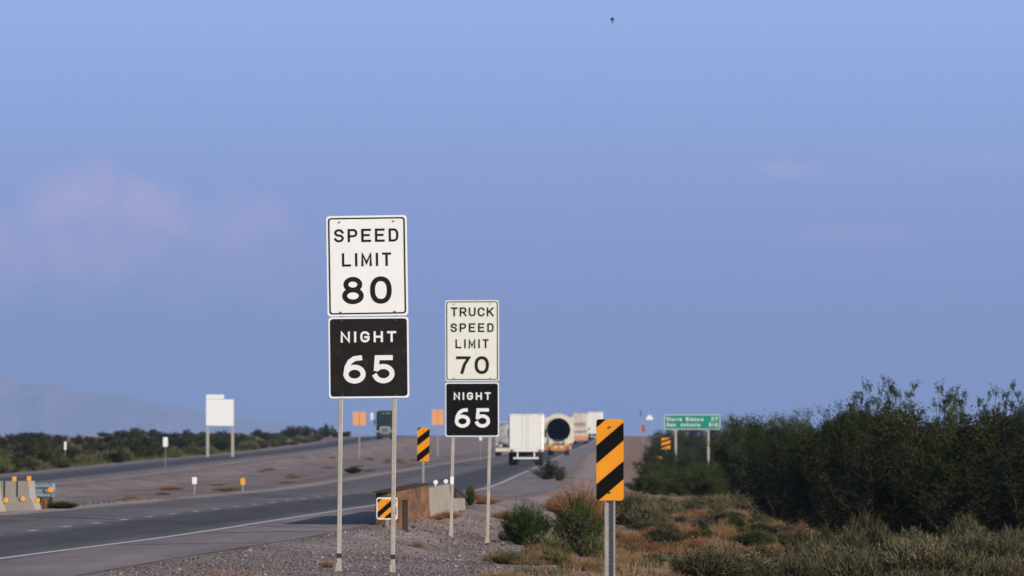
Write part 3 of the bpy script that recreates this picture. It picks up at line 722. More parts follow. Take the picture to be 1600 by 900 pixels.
# flared end face: wide block towards the shoulder (this is what faces the traffic)
mb=MB(); vs=[]
x_r=xz(48,345); 
for j,(px0,px1,py) in enumerate(((-60,57.5,797),(-60,52,787),(-60,46,775),(-60,44.5,752))):
    for Z in (345.5,350): vs+=[(xz(px0,345.5)-o.x,Z-343,zz(py,345.5)-(.08 if j==0 else 0)),(xz(px1,345.5)-o.x,Z-343,zz(py,345.5)-(.08 if j==0 else 0))]
fs=[]
for j in range(3):
    a_=4*j; b_=a_+4; fs+=[(a_,a_+1,b_+1,b_),(a_+1,a_+3,b_+3,b_+1),(a_+3,a_+2,b_+2,b_+3),(a_+2,a_,b_,b_+2)]
fs+=[(12,13,15,14)]
mb.add(vs,fs); eb=mb.build('flared_wall',M['conc'],lb)
for px in (7,27):
    mb=MB(); mb.box(xz(px,345.4)-o.x-.012,xz(px,345.4)-o.x+.012,345.485-343,345.51-343,.35,.80); mb.build('joint',M['dark_steel'],lb)
for px,py,s in ((8,782,.075),(34.5,779.5,.07),(58,782,.07)):
    mb=MB(); mb.lathe([(0,-.02),(s*.8,-.02),(s,0),(s,.03)],(xz(px,345.4)-o.x,345.49-343,zz(py,345.4)),'y',10); mb.build('reflector',M['amber'],lb)
for px,py in ((21,749),(44,748.5)):
    mb=MB(); X=xz(px,345)-o.x; z=zz(py,345); mb.box(X-.055,X+.055,2.6,2.66,z-.05,z+.075); mb.box(X-.02,X+.02,2.67,2.7,z-.1,z+.02); mb.build('reflector',M['amber'],lb)
ca=empty('guardrail_end',(xz(70,352),352,0),'blue grey guardrail end piece on brown wooden posts past the concrete barrier','guardrail')
o=ca.location
P_=lambda px,py,Z:(xz(px,Z)-o.x,Z-o.y,zz(py,Z)-o.z)
wb=wbeam(P_(46,766,351.5),P_(80,766.5,352.2),par=ca,sc=1.35)
mb=MB(); q=P_(80.5,766,352.2); mb.lathe([(.10,-.20),(.12,0),(.10,.20)],(q[0],q[1],q[2]),'z',12); mb.build('end_cap',M['rail'],ca)
mb=MB(); q=P_(78.5,765.5,351.9); mb.lathe([(0,-.03),(.07,-.03),(.08,0)],q,'y',10); mb.build('reflector',M['amber'],ca)
for px in (64,71.5,79.5):
    q=P_(px,775,352.5); mb=MB(); mb.box(q[0]-.05,q[0]+.05,q[1],q[1]+.15,-.35,q[2]+.03); mb.build('rail_post',M['wood'] if px<79 else M['wood_dark'],ca)
mb=MB(); q=P_(68,775,353); mb.box(q[0]-.15,q[0]+.2,q[1]+.2,q[1]+.4,-.3,q[2]-.1); mb.build('block_out',M['wood_dark'],ca)

# ---- small delineators
def delineator(px, py_top, Z, wpx, hpx, mtl, label, col='white'):
    X=xz(px,Z); g=groundz(X,Z); e=empty('delineator',(X,Z,g),label,'road marker','small delineators along the roads')
    zt=zz(py_top,Z)-g; h=hpx*Z/FPX; w2=wpx*Z/FPX/2
    mb=MB(); mb.sqtube((0,0,-.2),(0,0,zt-.02),.02,.02); mb.build('post',M['galv'],e)
    mb=MB(); mb.prism(rrect(-w2,w2,zt-h,zt,w2*.4,3),-.035,-.022); mb.build('reflector_panel',mtl,e)
delineator(304,745.5,455,7.5,11,M['white_ref'],'small white delineator in the gravel median, left of the yellow one')
delineator(379.5,747,470,7.5,10.5,M['amber'],'small yellow delineator in the gravel median')
delineator(258.5,683,900,7.5,15,M['white_ref'],'white delineator beyond the far road, left of the blank white sign')
delineator(102,690,950,3.5,13,M['white_ref'],'thin white post in the scrub at the far left')
delineator(751,683,1150,4,5,M['white_ref'],'tiny white delineator in the median under the truck speed sign')

# ---- blank white sign (left)
Z=1180; X=xz(344,Z); g=groundz(X,Z); e=empty('blank_sign',(X,Z,g),'white blank two-part guide sign on two posts beyond the far road','road sign')
k_=Z/FPX
mb=MB(); mb.prism([((322-344)*k_,zz(665,Z)-g),((365-344)*k_,zz(665.5,Z)-g),((365-344)*k_,zz(624,Z)-g),((322-344)*k_,zz(624,Z)-g)],-.03,.03); mb.build('sign_panel',M['sign_white'],e)
mb=MB(); mb.prism([((322-344)*k_,zz(623.4,Z)-g),((350-344)*k_,zz(623.4,Z)-g),((350-344)*k_,zz(616.5,Z)-g),((322-344)*k_,zz(616.5,Z)-g)],-.03,.03); mb.build('exit_tab',M['sign_white'],e)
for px in (324.5,363.5):
    mb=MB(); mb.sqtube(((px-344)*k_,.12,-.4),((px-344)*k_,.12,zz(622 if px<340 else 627,Z)-g),.13,.06); mb.build('post',M['galv_cream'],e)
# ---- orange construction signs
def orange_sign(px0,px1,py0,py1,Z,pyb,label,split=True):
    px=(px0+px1)/2; X=xz(px,Z); g=groundz(X,Z); e=empty('orange_sign',(X,Z,g),label,'road sign','orange road work signs in the median'); k_=Z/FPX
    w2=(px1-px0)*k_/2; z0=zz(py1,Z)-g; z1=zz(py0,Z)-g
    for a_,b_ in ((-w2,-.02),(.02,w2)):
        mb=MB(); mb.prism([(a_,z0),(b_,z0),(b_,z1-(z1-z0)*.14),(a_,z1-(z1-z0)*.14)],-.03,.03); mb.build('sign_panel',M['orange'],e)
    mb=MB(); mb.prism([(-w2,z1-(z1-z0)*.12),(w2,z1-(z1-z0)*.12),(w2,z1),(-w2,z1)],-.03,.03); mb.build('top_panel',M['orange'],e)
    mb=MB(); mb.sqtube((0,.1,-.3),(0,.1,z1-.1),.07,.05); mb.build('post',M['galv'],e)
    mb=MB(); mb.box(-w2,w2,.035,.06,z1-.5,z1-.42); mb.box(-w2,w2,.035,.06,z0+.4,z0+.48); mb.build('brace',M['galv'],e)
orange_sign(551.5,571.5,643.5,664.5,1330,707,'orange road sign on one post left of the dark green truck')
orange_sign(675,693,640,664,1500,700,'orange road sign just left of the truck speed sign')
# ---- small far signs
def small_sign(name,px,py0,py1,Z,wpx,mtl,label,shape='rect'):
    X=xz(px,Z); g=groundz(X,Z); e=empty(name,(X,Z,g),label,'road sign'); k_=Z/FPX; w2=wpx*k_/2; z0=zz(py1,Z)-g; z1=zz(py0,Z)-g
    mb=MB()
    if shape=='tri': mb.prism([(-w2,z0),(w2,z0),(w2*.95,z0+(z1-z0)*.35),(w2*.35,z1),(-w2*.35,z1),(-w2*.95,z0+(z1-z0)*.35)],-.03,.03)
    elif shape=='dia': mb.prism([(0,z0),(w2,(z0+z1)/2),(0,z1),(-w2,(z0+z1)/2)],-.03,.03)
    else: mb.prism(rrect(-w2,w2,z0,z1,w2*.15,3),-.03,.03)
    mb.build('sign_panel',mtl,e)
    mb=MB(); mb.sqtube((0,.08,-.3),(0,.08,z1-.1),.045,.045); mb.build('post',M['galv'],e)
small_sign('far_sign',1015,648.5,656,2300,11,M['sign_white'],'white house-shaped sign standing far off where the shoulder meets the sky','tri')
small_sign('red_sign',1005,664,675,2150,5.5,M['red_sheet'],'small red sign below and left of the white house-shaped sign')
small_sign('green_sign',1001,642,650,2500,3.2,M['guide_green'],'tiny faint green sign above the far crest of the highway')
small_sign('white_sign',581,645,656,1950,4,M['white_ref'],'narrow pale sign between the orange sign and the dark green truck')
small_sign('low_sign',1072,640,646,2400,4,M['galv'],'tiny grey sign far behind the green distance sign')if False else None

# ---- green distance sign
Z=1250; X=xz(1081.5,Z); g=groundz(X,Z); e=empty('distance_sign',(X,Z,g),'green distance sign listing Sierra Blanca 27 and San Antonio 510 on two posts','road sign'); k_=Z/FPX
w2=43.5*k_; z0=zz(671,Z)-g; z1=zz(648,Z)-g; h_=z1-z0
mb=MB(); mb.prism(rrect(-w2,w2,-h_/2,h_/2,.14),-.03,.03); p=mb.build('sign_panel',M['guide_green'],e); p.location=(0,0,(z0+z1)/2)
mb=MB(); ring(mb,rrect(-w2+.005,w2-.005,-h_/2+.005,h_/2-.005,.14),rrect(-w2+.055,w2-.055,-h_/2+.055,h_/2-.055,.11),-.045); mb.build('border',M['letter_white'],p)
zq=160/1309*k_  # metres per zoomed pixel of the detail crop (990..1150)
cxz,cyz=(1081.5-990)/160*1309,(659.5-630)/110*900
for s,xa,xb,ya,yb in (('Sierra',423,612,180,228),('Blanca',668,888,180,228),('27',988,1075,180,228),('San',423,540,252,298),('Antonio',600,850,252,298),('510',962,1075,252,298)):
    mb=MB(); text(mb,s,(xa-cxz)*zq,(xb-cxz)*zq,-(yb-cyz)*zq,-(ya-cyz)*zq,.072,-.06,gap=.26); mb.build('lettering',M['letter_white'],p)
for px in (1056,1107):
    mb=MB(); mb.sqtube(((px-1081.5)*k_,.12,-.5),((px-1081.5)*k_,.12,z1-.1),.11,.07); mb.build('post',M['galv_cream'],e)

# ------------------------------------------------------------------ vehicles
def wheel(parent, x, y, r=.5, w_=.28):
    mb=MB(); mb.smooth=True; mb.lathe([(r*.55,-w_/2),(r*.9,-w_/2),(r,-w_/2+.05),(r,w_/2-.05),(r*.9,w_/2),(r*.55,w_/2)],(0,0,0),'x',18)
    o=mb.build('wheel',M['tyre'],parent); o.location=(x,y,r)
    mb=MB(); mb.lathe([(0,-w_*.3),(r*.3,-w_*.3),(r*.56,-w_*.42),(r*.56,w_*.42),(r*.3,w_*.3),(0,w_*.3)],(0,0,0),'x',14); mb.build('rim',M['rim'],o)
def duals(parent, y, half=1.3):
    for s in (-1,1):
        wheel(parent,s*(half-.16),y); wheel(parent,s*(half-.48),y)
def tractor(parent, y0, paint_, H=3.9):
    """cab ahead of a trailer, seen from behind; y0 = rear of cab, +Y forward"""
    mb=MB(); mb.box(-1.15,1.15,y0,y0+2.1,1.0,H-.4); mb.box(-1.1,1.1,y0+.1,y0+1.7,H-.4,H-.02); mb.build('cab',paint_,parent,bevel=.12)
    mb=MB(); mb.box(-.85,.85,y0+2.1,y0+3.6,.9,2.1); mb.build('hood',paint_,parent,bevel=.15)
    mb=MB(); mb.box(-.45,.45,y0-2.6,y0+3.6,.75,.98); mb.build('chassis',M['dark_steel'],parent)
    for s in (-1,1):
        mb=MB(); mb.tube((s*1.05,y0-.15,1.0),(s*1.05,y0-.15,H+.35),.07); mb.build('exhaust_stack',M['chrome'],parent)
        mb=MB(); mb.box(s*1.38-.1,s*1.38+.1,y0+1.9,y0+1.95,2.1,2.7); mb.box(min(s*1.15,s*1.38),max(s*1.15,s*1.38),y0+1.92,y0+1.94,2.55,2.6); mb.build('mirror',M['dark_steel'],parent)
        wheel(parent,s*1.1,y0+2.8)
    duals(parent,y0-.9,1.25); duals(parent,y0-2.1,1.25)
def box_trailer(parent, L=15.5, H=4.05, floor=1.15, paint_=None, detail=True):
    mb=MB(); mb.box(-1.3,1.3,.05,L,floor,H); mb.build('trailer_body',paint_,parent,bevel=.03)
    for s in (-1,1):
        mb=MB(); mb.box(min(s*.012,s*1.22),max(s*.012,s*1.22),.0,.05,floor+.10,H-.12); d=mb.build('rear_door',paint_,parent,bevel=.015)
        for q in (.22,):
            mb=MB(); mb.tube((s*q,-.008,floor+.12),(s*q,-.008,H-.14),.012,n=6); mb.build('lock_rod',paint_,d)
        for q in range(4):
            mb=MB(); zz_=floor+.35+q*.75; mb.box(min(s*1.1,s*1.24),max(s*1.1,s*1.24),-.02,-.002,zz_,zz_+.07); mb.build('hinge',paint_,d)
        mb=MB(); mb.box(s*.75-.28,s*.75+.28,.9,.93,.28,1.0); mb.build('mud_flap',M['tyre'],parent)
        mb=MB(); mb.box(s*1.05-.13,s*1.05+.13,-.03,-.001,floor-.10,floor+.02); mb.build('tail_light',M['red_lens'],parent)
        mb=MB(); mb.box(s*.62-.05,s*.62+.05,.0,.08,.55,floor-.14); mb.build('guard_strut',paint_,parent)
    mb=MB(); mb.box(-1.29,1.29,-.01,.12,floor-.13,floor+.08); mb.build('rear_sill',paint_,parent,bevel=.01)
    mb=MB(); mb.box(-1.29,1.29,-.015,.06,H-.115,H-.005); mb.build('header',paint_,parent,bevel=.01)
    for q in (-.25,0,.25,-1.15,1.15):
        mb=MB(); mb.box(q-.035,q+.035,-.035,-.016,H-.09,H-.04); mb.build('marker_light',M['red_lens'],parent)
    mb=MB(); mb.box(-.95,.95,0,.1,.47,.60); mb.build('underride_bar',paint_,parent,bevel=.01)
    mb=MB(); mb.box(-.5,.5,.2,L,.95,floor-.01); mb.build('chassis',M['dark_steel'],parent)
    mb=MB(); mb.box(-1.0,1.0,.95,1.4,.5,.95); mb.build('axle_box',M['dark_steel'],parent)
    duals(parent,1.5); duals(parent,2.8)
    for s in (-1,1):
        mb=MB(); mb.box(s*.9-.06,s*.9+.06,L-3.6,L-3.5,.3,1.1); mb.build('landing_leg',M['dark_steel'],parent)
def at_road(e, px, Z, xoff=0, zf=zR): e.location=(xz(px,Z)+xoff,Z,zf(Z)+.0); e.rotation_euler=(math.atan((zf(Z+15)-zf(Z))/15),0,-math.atan((xR(Z+40)-xR(Z))/40) if zf is zR else -math.atan((xL(Z+40)-xL(Z))/40))
t1=empty('box_truck',label='white box trailer truck driving away in the right lane, nearest truck',cat='truck')
box_trailer(t1,paint_=M['trailer_white'],H=3.83,L=14); tractor(t1,15.2,M['trailer_white'],3.6); at_road(t1,821.8,955)
# grey tank trailer in the left lane
t2=empty('tank_truck',label='grey mottled tank truck in the left lane, partly behind the white box trailer',cat='truck')
mb=MB(); mb.smooth=True; mb.lathe([(0,0),(1.0,.02),(1.2,.12),(1.24,.3),(1.24,11),(1.1,11.2),(0,11.3)],(0,0,2.55),'y',24); mb.build('tank',M['tank_grey'],t2)
mb=MB(); mb.lathe([(1.25,.5),(1.3,.5),(1.3,.6),(1.25,.6)],(0,0,2.55),'y',24); mb.lathe([(1.25,5),(1.3,5),(1.3,5.1),(1.25,5.1)],(0,0,2.55),'y',24); mb.build('tank_band',M['galv'],t2)
mb=MB(); mb.box(-1.25,-.9,-.1,.1,1.2,3.9); mb.box(.9,1.25,-.1,.1,1.2,3.9); mb.box(-1.2,1.2,-.15,.05,3.9,4.05); mb.build('rear_frame',M['tank_grey'],t2)
mb=MB(); mb.box(-1.25,1.25,-.2,.1,.5,.95); mb.build('bumper',M['load_white'],t2,bevel=.03)
mb=MB(); mb.box(-.5,.5,0,11,1.0,1.3); mb.build('chassis',M['dark_steel'],t2)
for s in (-1,1): mb=MB(); mb.box(s*1.0-.12,s*1.0+.12,-.22,-.2,1.0,1.14); mb.build('tail_light',M['red_lens'],t2)
duals(t2,1.6); duals(t2,2.9); tractor(t2,12.2,M['trailer_white'],3.4); at_road(t2,789.5,1500,.1)
# oversize load: big open pipe section on flatbed
t3=empty('flatbed_truck',label='flatbed truck with orange rear hauling an oversize load in the right lane',cat='truck')
mb=MB(); mb.box(-1.35,1.35,0,12.5,.95,1.15); mb.box(-.9,.9,-.05,.05,.55,.95); mb.build('deck',M['deck_orange'],t3,bevel=.02)
mb=MB(); mb.box(-1.6,1.6,-.08,-.005,.66,1.28); mb.build('rear_panel',M['deck_orange'],t3,bevel=.02)
for s in (-1,1):
    mb=MB(); mb.box(s*1.1-.2,s*1.1+.2,-.12,-.085,.78,.98); mb.build('tail_light',M['red_lens'],t3)
    mb=MB(); mb.box(s*.35-.18,s*.35+.18,-.12,-.085,.86,1.1); mb.build('warning_board',M['load_white'],t3)
duals(t3,1.2); duals(t3,2.5); duals(t3,3.8); tractor(t3,13.4,M['trailer_cream'],3.6); at_road(t3,872.5,1545)
ld3=empty('pipe_section',label='huge cream pipe section with a round dark opening, loaded on the orange flatbed truck',cat='pipe section')
ld3.location=t3.location; ld3.rotation_euler=t3.rotation_euler
mb=MB(); n=72; ri=1.46; cz=3.05
def outer(a_):
    c,s_=math.cos(a_),math.sin(a_)
    # rounded box with an arched hump on top
    hw,hb,htp=1.84,1.62,1.55
    k1=hw/abs(c) if abs(c)>1e-6 else 9; k2=(htp if s_>0 else hb)/abs(s_) if abs(s_)>1e-6 else 9
    r=min(k1,k2,2.36); 
    hump=1.98 if s_>0 and abs(c)<.62 else 0
    return max(r,hump) 
vs=[]
for yy in (.25,8.5):
    for i in range(n):
        a_=2*PI*i/n; r=outer(a_); vs.append((r*math.cos(a_),yy,cz+r*math.sin(a_)))
    for i in range(n):
        a_=2*PI*i/n; r=ri*(1.0 if yy<1 else .95); vs.append((r*math.cos(a_),yy,cz+r*math.sin(a_)))
fs=[]
for i in range(n):
    j=(i+1)%n
    fs+=[(i,j,n+j,n+i),(2*n+j,2*n+i,3*n+i,3*n+j),(i,2*n+i,2*n+j,j)]
mb.add(vs,fs); mb.build('casing',M['load_white'],ld3)
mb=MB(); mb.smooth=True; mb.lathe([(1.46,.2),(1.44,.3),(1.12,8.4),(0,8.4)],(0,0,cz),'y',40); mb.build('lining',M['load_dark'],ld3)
mb=MB(); mb.lathe([(1.45,.24),(1.45,.16),(1.54,.16),(1.54,.24)],(0,0,cz),'y',40); mb.build('rim_flange',M['load_white'],ld3)
mb=MB(); mb.box(-1.2,1.2,.3,1.2,1.16,1.9); mb.build('cradle',M['load_dark'],ld3)
for s in (-1,1):
    mb=MB(); mb.box(s*.95-.22,s*.95+.22,.1,.24,1.3,1.95); mb.build('clamp',M['load_white'],ld3)
# far trucks
t4=empty('cream_truck',label='dirty cream trailer truck with rust orange bumper climbing the far hill',cat='truck')
box_trailer(t4,paint_=M['trailer_cream'],H=5.0,L=14,detail=True)
mb=MB(); mb.box(-1.32,1.32,-.16,-.04,.6,1.35); mb.build('bumper',M['deck_pink'],t4,bevel=.02)
mb=MB(); mb.box(-1.0,1.0,-.1,-.035,3.0,3.5); mb.box(-.9,1.1,-.1,-.035,1.9,2.2); mb.build('cargo_netting',M['mauve'],t4)
tractor(t4,15.2,M['trailer_cream'],4.0); at_road(t4,906,2080)
t5=empty('white_truck',label='clean white trailer truck farthest ahead on the hill, beyond the cream one',cat='truck')
box_trailer(t5,paint_=M['trailer_white'],H=4.9,L=14); tractor(t5,15.2,M['trailer_white'],3.8); at_road(t5,930,2270)
# oncoming dark green semi (front faces the camera)
t6=empty('oncoming_truck',label='dark green semi truck with pale grille coming towards the camera on the far road',cat='truck')
K=1.0
mb=MB(); mb.box(-1.3,1.3,1.2,3.2,.9,3.6); mb.build('cab',M['truck_green'],t6,bevel=.12)
mb=MB(); mb.prism([(-1.3,3.55),(1.3,3.55),(1.28,4.0),(.9,4.25),(-.9,4.25),(-1.28,4.0)],1.6,3.2); mb.build('roof_fairing',M['truck_green'],t6,bevel=.08)
mb=MB(); mb.box(-1.3,1.3,4.0,17.5,1.1,4.2); mb.build('trailer_body',M['truck_green'],t6,bevel=.03)
mb=MB(); mb.prism([(-1.0,.75),(1.0,.75),(1.0,1.65),(.75,1.95),(-.75,1.95),(-1.0,1.65)],-.4,1.2); mb.build('hood',M['truck_green'],t6,bevel=.08)
mb=MB(); ring(mb,rrect(-.78,.78,.85,1.9,.3),rrect(-.55,.55,.98,1.72,.2),-.44); mb.build('grille_surround',M['chrome'],t6)
mb=MB()
for q in range(9): mb.box(-.54+q*.12,-.54+q*.12+.07,-.46,-.42,.98,1.72)
mb.build('grille',M['rim'],t6)
for s in (-1,1):
    mb=MB(); mb.box(min(s*.06,s*1.1),max(s*.06,s*1.1),1.16,1.2,2.35,3.2); mb.build('windscreen',M['glass'],t6)
    mb=MB(); mb.box(s*.98-.15,s*.98+.15,-.35,-.2,1.05,1.3); mb.build('headlight',M['white_ref'],t6)
    mb=MB(); mb.box(s*1.55-.1,s*1.55+.1,1.0,1.1,2.1,2.9); mb.box(min(s*1.3,s*1.55),max(s*1.3,s*1.55),1.04,1.08,2.7,2.76); mb.build('mirror',M['truck_green'],t6)
    mb=MB(); mb.tube((s*1.15,3.3,1.2),(s*1.15,3.3,4.3),.07); mb.build('exhaust_stack',M['chrome'],t6)
    wheel(t6,s*1.1,.45,.52,.32)
mb=MB(); mb.box(-.55,-.1,1.5,1.58,3.78,3.92); mb.box(.1,.75,1.5,1.58,3.76,3.94); mb.build('roof_lettering_board',M['rim'],t6)
mb=MB(); mb.box(-1.25,1.25,-.5,-.3,.35,.72); mb.build('bumper',M['dark_steel'],t6,bevel=.05)
mb=MB(); mb.box(-.5,.5,1,17,.8,1.05); mb.build('chassis',M['dark_steel'],t6)
for y in (4.0,5.3,15,16.2): duals(t6,y,1.28)
at_road(t6,601.5,1895,0,zL)

# ---- bird
bd=empty('bird',(xz(957,420),420,zz(30,420)),'tiny dark bird flying high in the sky','bird')
mb=MB(); mb.smooth=True; mb.lathe([(0,-.075),(.012,-.06),(.024,-.02),(.026,.02),(.016,.05),(.007,.075),(0,.10)],(0,0,0),'z',10)
bo=mb.build('body',M['feather'],bd); bo.rotation_euler=(.35,.12,0)
for s in (-1,1):
    mb=MB(); mb.add([(0,0,.03),(s*.03,.02,.055),(s*.075,.04,-.01),(s*.05,.03,-.06),(s*.01,.01,-.02)],[(0,1,2,3,4)]); mb.build('wing',M['feather'],bd)
mb=MB(); mb.add([(-.018,0,-.07),(.018,0,-.07),(.028,.02,-.13),(-.028,.02,-.13)],[(0,1,2,3)]); mb.build('tail',M['feather'],bd)

# ------------------------------------------------------------------ vegetation
BANDS=[(0,'at the left edge'),(120,'left of the thin white post'),(260,'left of the blank white sign'),(340,'around the blank white sign'),(460,'right of the blank white sign'),(600,'left of the green truck'),(900,'left of the big marker'),(950,'by the big marker'),(1010,'just right of the big marker'),(1055,'left of the green sign'),(1110,'below the green sign'),(1180,'right of the green sign'),(1270,'before the thicket end'),(1360,'under the leftmost tall sprigs'),(1450,'under the tallest sprigs'),(1530,'near the right edge'),(1604,'at the right edge'),(9999,'beyond the right edge')]
ROWS=[(230,'frontmost'),(280,'front'),(345,'near'),(390,'second row'),(440,'third row'),(520,'fourth row'),(620,'middle distance'),(850,'farther'),(1250,'distant'),(1550,'very distant'),(9999,'farthest')]
def where(px,Z): return next(b for a,b in BANDS if px<a or a==9999), next(b for a,b in ROWS if Z<a)
def relabel(o,short,px,Z):
    b,r=where(px,Z); o['label']=(r+' '+short+', '+b); return o
def mesh_np(name, v, f, mats, mi=None, smooth=False):
    me=bpy.data.meshes.new(name); v=np.asarray(v,dtype=np.float32); n=len(v)
    me.vertices.add(n); me.vertices.foreach_set('co',v.ravel())
    k=f.shape[1]; me.loops.add(f.size); me.loops.foreach_set('vertex_index',f.ravel().astype(np.int32))
    me.polygons.add(len(f)); me.polygons.foreach_set('loop_start',(np.arange(len(f))*k).astype(np.int32)); me.polygons.foreach_set('loop_total',np.full(len(f),k,dtype=np.int32))
    for m in mats: me.materials.append(m)
    if mi is not None: me.polygons.foreach_set('material_index',mi.astype(np.int32))
    me.update(calc_edges=True); me.validate(); return me
def leaves(pts, size, rg, aspect=.5, up=.0):
    """one diamond leaf (quad) per point"""
    n=len(pts); d=rg.normal(size=(n,3)); d[:,2]=np.abs(d[:,2])*(.5)+up if up else d[:,2]
    d/=np.linalg.norm(d,axis=1)[:,None]; s=rg.normal(size=(n,3)); s=np.cross(d,s); s/=np.linalg.norm(s,axis=1)[:,None]
    L=(size*rg.uniform(.6,1.3,size=n))[:,None]
    a=pts-d*L*.5; b_=pts+s*L*aspect*.5; c=pts+d*L*.5; e=pts-s*L*aspect*.5
    v=np.stack([a,b_,c,e],1).reshape(-1,3); f=np.arange(4*n).reshape(-1,4); return v,f
def tubes(segs, n=4):
    mb_v=[]; mb_f=[]
    for a,b_,ra,rb in segs:
        a=Vector(a); b_=Vector(b_); d=(b_-a)
        if d.length<1e-6: continue
        d.normalize(); u=d.orthogonal().normalized(); w_=d.cross(u); k=len(mb_v)
        for c,r in ((a,ra),(b_,rb)):
            for i in range(n):
                t=2*PI*i/n; mb_v.append(tuple(c+(u*math.cos(t)+w_*math.sin(t))*r))
        for i in range(n): mb_f.append((k+i,k+(i+1)%n,k+(i+1)%n+n,k+i+n))
    return np.array(mb_v), np.array(mb_f)
def make_bush(seed, H, Wd, nst, nleaf, leaf, mleaf, spiky=.3, low=.05, sprigs=0, name='bush'):
    rr=random.Random(seed); rg=np.random.default_rng(seed); segs=[]; tips=[]
    for s in range(nst):
        az=rr.uniform(0,2*PI); lean=rr.uniform(.05,1.0); tall = sprigs and s<sprigs
        Hs=H*(rr.uniform(1.02,1.25) if tall else rr.uniform(.62,.98)*(1-.35*lean**2)); rad=Wd/2*lean*(.5 if tall else 1)*rr.uniform(.75,1.05)
        p=Vector((math.cos(az)*.15*rr.random(),math.sin(az)*.15*rr.random(),-.1)); nseg=8; r0=.02+.012*H
        prev=p
        for k in range(1,nseg+1):
            t=k/nseg
            q=Vector((math.cos(az)*rad*t**.75+rr.gauss(0,.06*H/3),math.sin(az)*rad*t**.75+rr.gauss(0,.06*H/3),Hs*t**1.1))
            segs.append((prev,q,r0*(1-t*.85)+.004,r0*(1-(t+.1)*.85)+.004)); 
            if q.z>low*H:
                m_=rr.randint(3,6) if not (tall and t>.75) else rr.randint(2,4)
                for _ in range(m_):
                    L=rr.uniform(.25,.75)*H/3*(1-.3*t); a2=rr.uniform(0,2*PI); u_=rr.uniform(-.25,.9) if t<.6 else rr.uniform(.1,1.3)
                    d=Vector((math.cos(a2),math.sin(a2),u_)).normalized(); e=q+d*L
                    if tall and t>.75: e=q+d*L*.55
                    if e.z<.05: e.z=.05+.1*rr.random()
                    segs.append((q,e,.010,.003)); tips.append((q,e,tall and t>.7))
            prev=q
    P=[]
    per=max(3,nleaf//len(tips))
    for q,e,tl in tips:
        q=np.array(q); e=np.array(e); t=rg.uniform(.1,1.1,size=per)[:,None]
        P.append(q+(e-q)*t+rg.normal(size=(per,3))*(.05 if tl else .09)*H/3)
    P=np.concatenate(P); P[:,2]=np.maximum(P[:,2],.02)
    v,f=leaves(P,leaf,rg,.45)
    fm=mesh_np(name+'_foliage',v,f,[mleaf]); tv,tf=tubes(segs); sm=mesh_np(name+'_stems',tv,tf,[M['twig']])
    return fm,sm
def make_sage(seed, H, Wd, nst, mleaf, bl=.28, bw=.02, nleaf=1500, droop=.0, up=1.0):
    """a mound of thin upright shoots, each a few narrow blades"""
    rg=np.random.default_rng(seed); n=nst
    az=rg.uniform(0,2*PI,n); r=np.sqrt(rg.uniform(0,1,n)); 
    tilt=r*.95/up
    L=H*(1-.45*r**2)*rg.uniform(.65,1.08,n)
    base=np.stack([np.cos(az)*r*Wd*.18,np.sin(az)*r*Wd*.18,np.zeros(n)],1)
    d=np.stack([np.cos(az)*np.sin(tilt),np.sin(az)*np.sin(tilt),np.cos(tilt)],1)
    sp=Wd/2*r/(np.maximum(L*np.sin(tilt),.05)); sp=np.clip(sp,.6,1.4)[:,None]
    tip=base+d*L[:,None]*np.array([1,1,1])*np.concatenate([sp,sp,np.ones_like(sp)],1)
    P=[];D=[]
    k=max(2,nleaf//n)
    for _ in range(k):
        t=rg.uniform(.12,1,n)[:,None]; P.append(base+(tip-base)*t+rg.normal(size=(n,3))*.02); dd=(tip-base)/np.linalg.norm(tip-base,axis=1)[:,None]+rg.normal(size=(n,3))*.45; D.append(dd)
    P=np.concatenate(P); D=np.concatenate(D); D/=np.linalg.norm(D,axis=1)[:,None]
    s=np.cross(D,rg.normal(size=D.shape)); s/=np.linalg.norm(s,axis=1)[:,None]
    l=(bl*rg.uniform(.4,1,len(P)))[:,None]; P[:,2]=np.maximum(P[:,2],.01)
    v=np.stack([P-s*bw*.5,P+s*bw*.5,P+D*l],1).reshape(-1,3); f=np.arange(len(v)).reshape(-1,3)
    # stalks
    s2=np.cross(d,rg.normal(size=d.shape)); s2/=np.linalg.norm(s2,axis=1)[:,None]
    v2=np.stack([base-s2*.006,base+s2*.006,tip],1).reshape(-1,3); f2=np.arange(len(v2)).reshape(-1,3)+len(v)
    v=np.concatenate([v,v2]); f=np.concatenate([f,f2]); v[:,2]-=.02
    return mesh_np('shrub',v,f,[mleaf])
MESQ=[make_bush(10+i,3.0,3.4,22,16000,.085,M['mesq_dk'],sprigs=0) for i in range(4)]
MESQ2=[make_bush(30+i,3.0,3.6,20,14000,.09,M['mesq'],sprigs=0) for i in range(3)]
MESQF=[make_bush(50+i,2.6,3.8,22,7500,.16,M['mesq_l']) for i in range(4)]
SPRIG=[make_bush(70+i,3.0,2.2,7,3600,.085,M['mesq'],low=.35,sprigs=5) for i in range(3)]
GREENB=[make_bush(90+i,1.0,1.2,22,3400,.04,M['green'],low=.02) for i in range(2)]
SAGE=[make_sage(110+i,.8,1.3,300,M['sage'],.20,.020,6000) for i in range(4)]
OLIVE=[make_sage(130+i,.8,1.6,260,M['olive'],.2,.03,4200) for i in range(3)]
GREENS=[make_sage(150+i,1.0,1.1,420,M['green'],.22,.014,8000,up=1.5) for i in range(2)]
DRY=[make_sage(170+i,.45,.7,150,M['dry'],.2,.008,1500) for i in range(3)]
RUST=[make_sage(190+i,.6,1.0,220,M['rust'],.2,.010,3000) for i in range(2)]

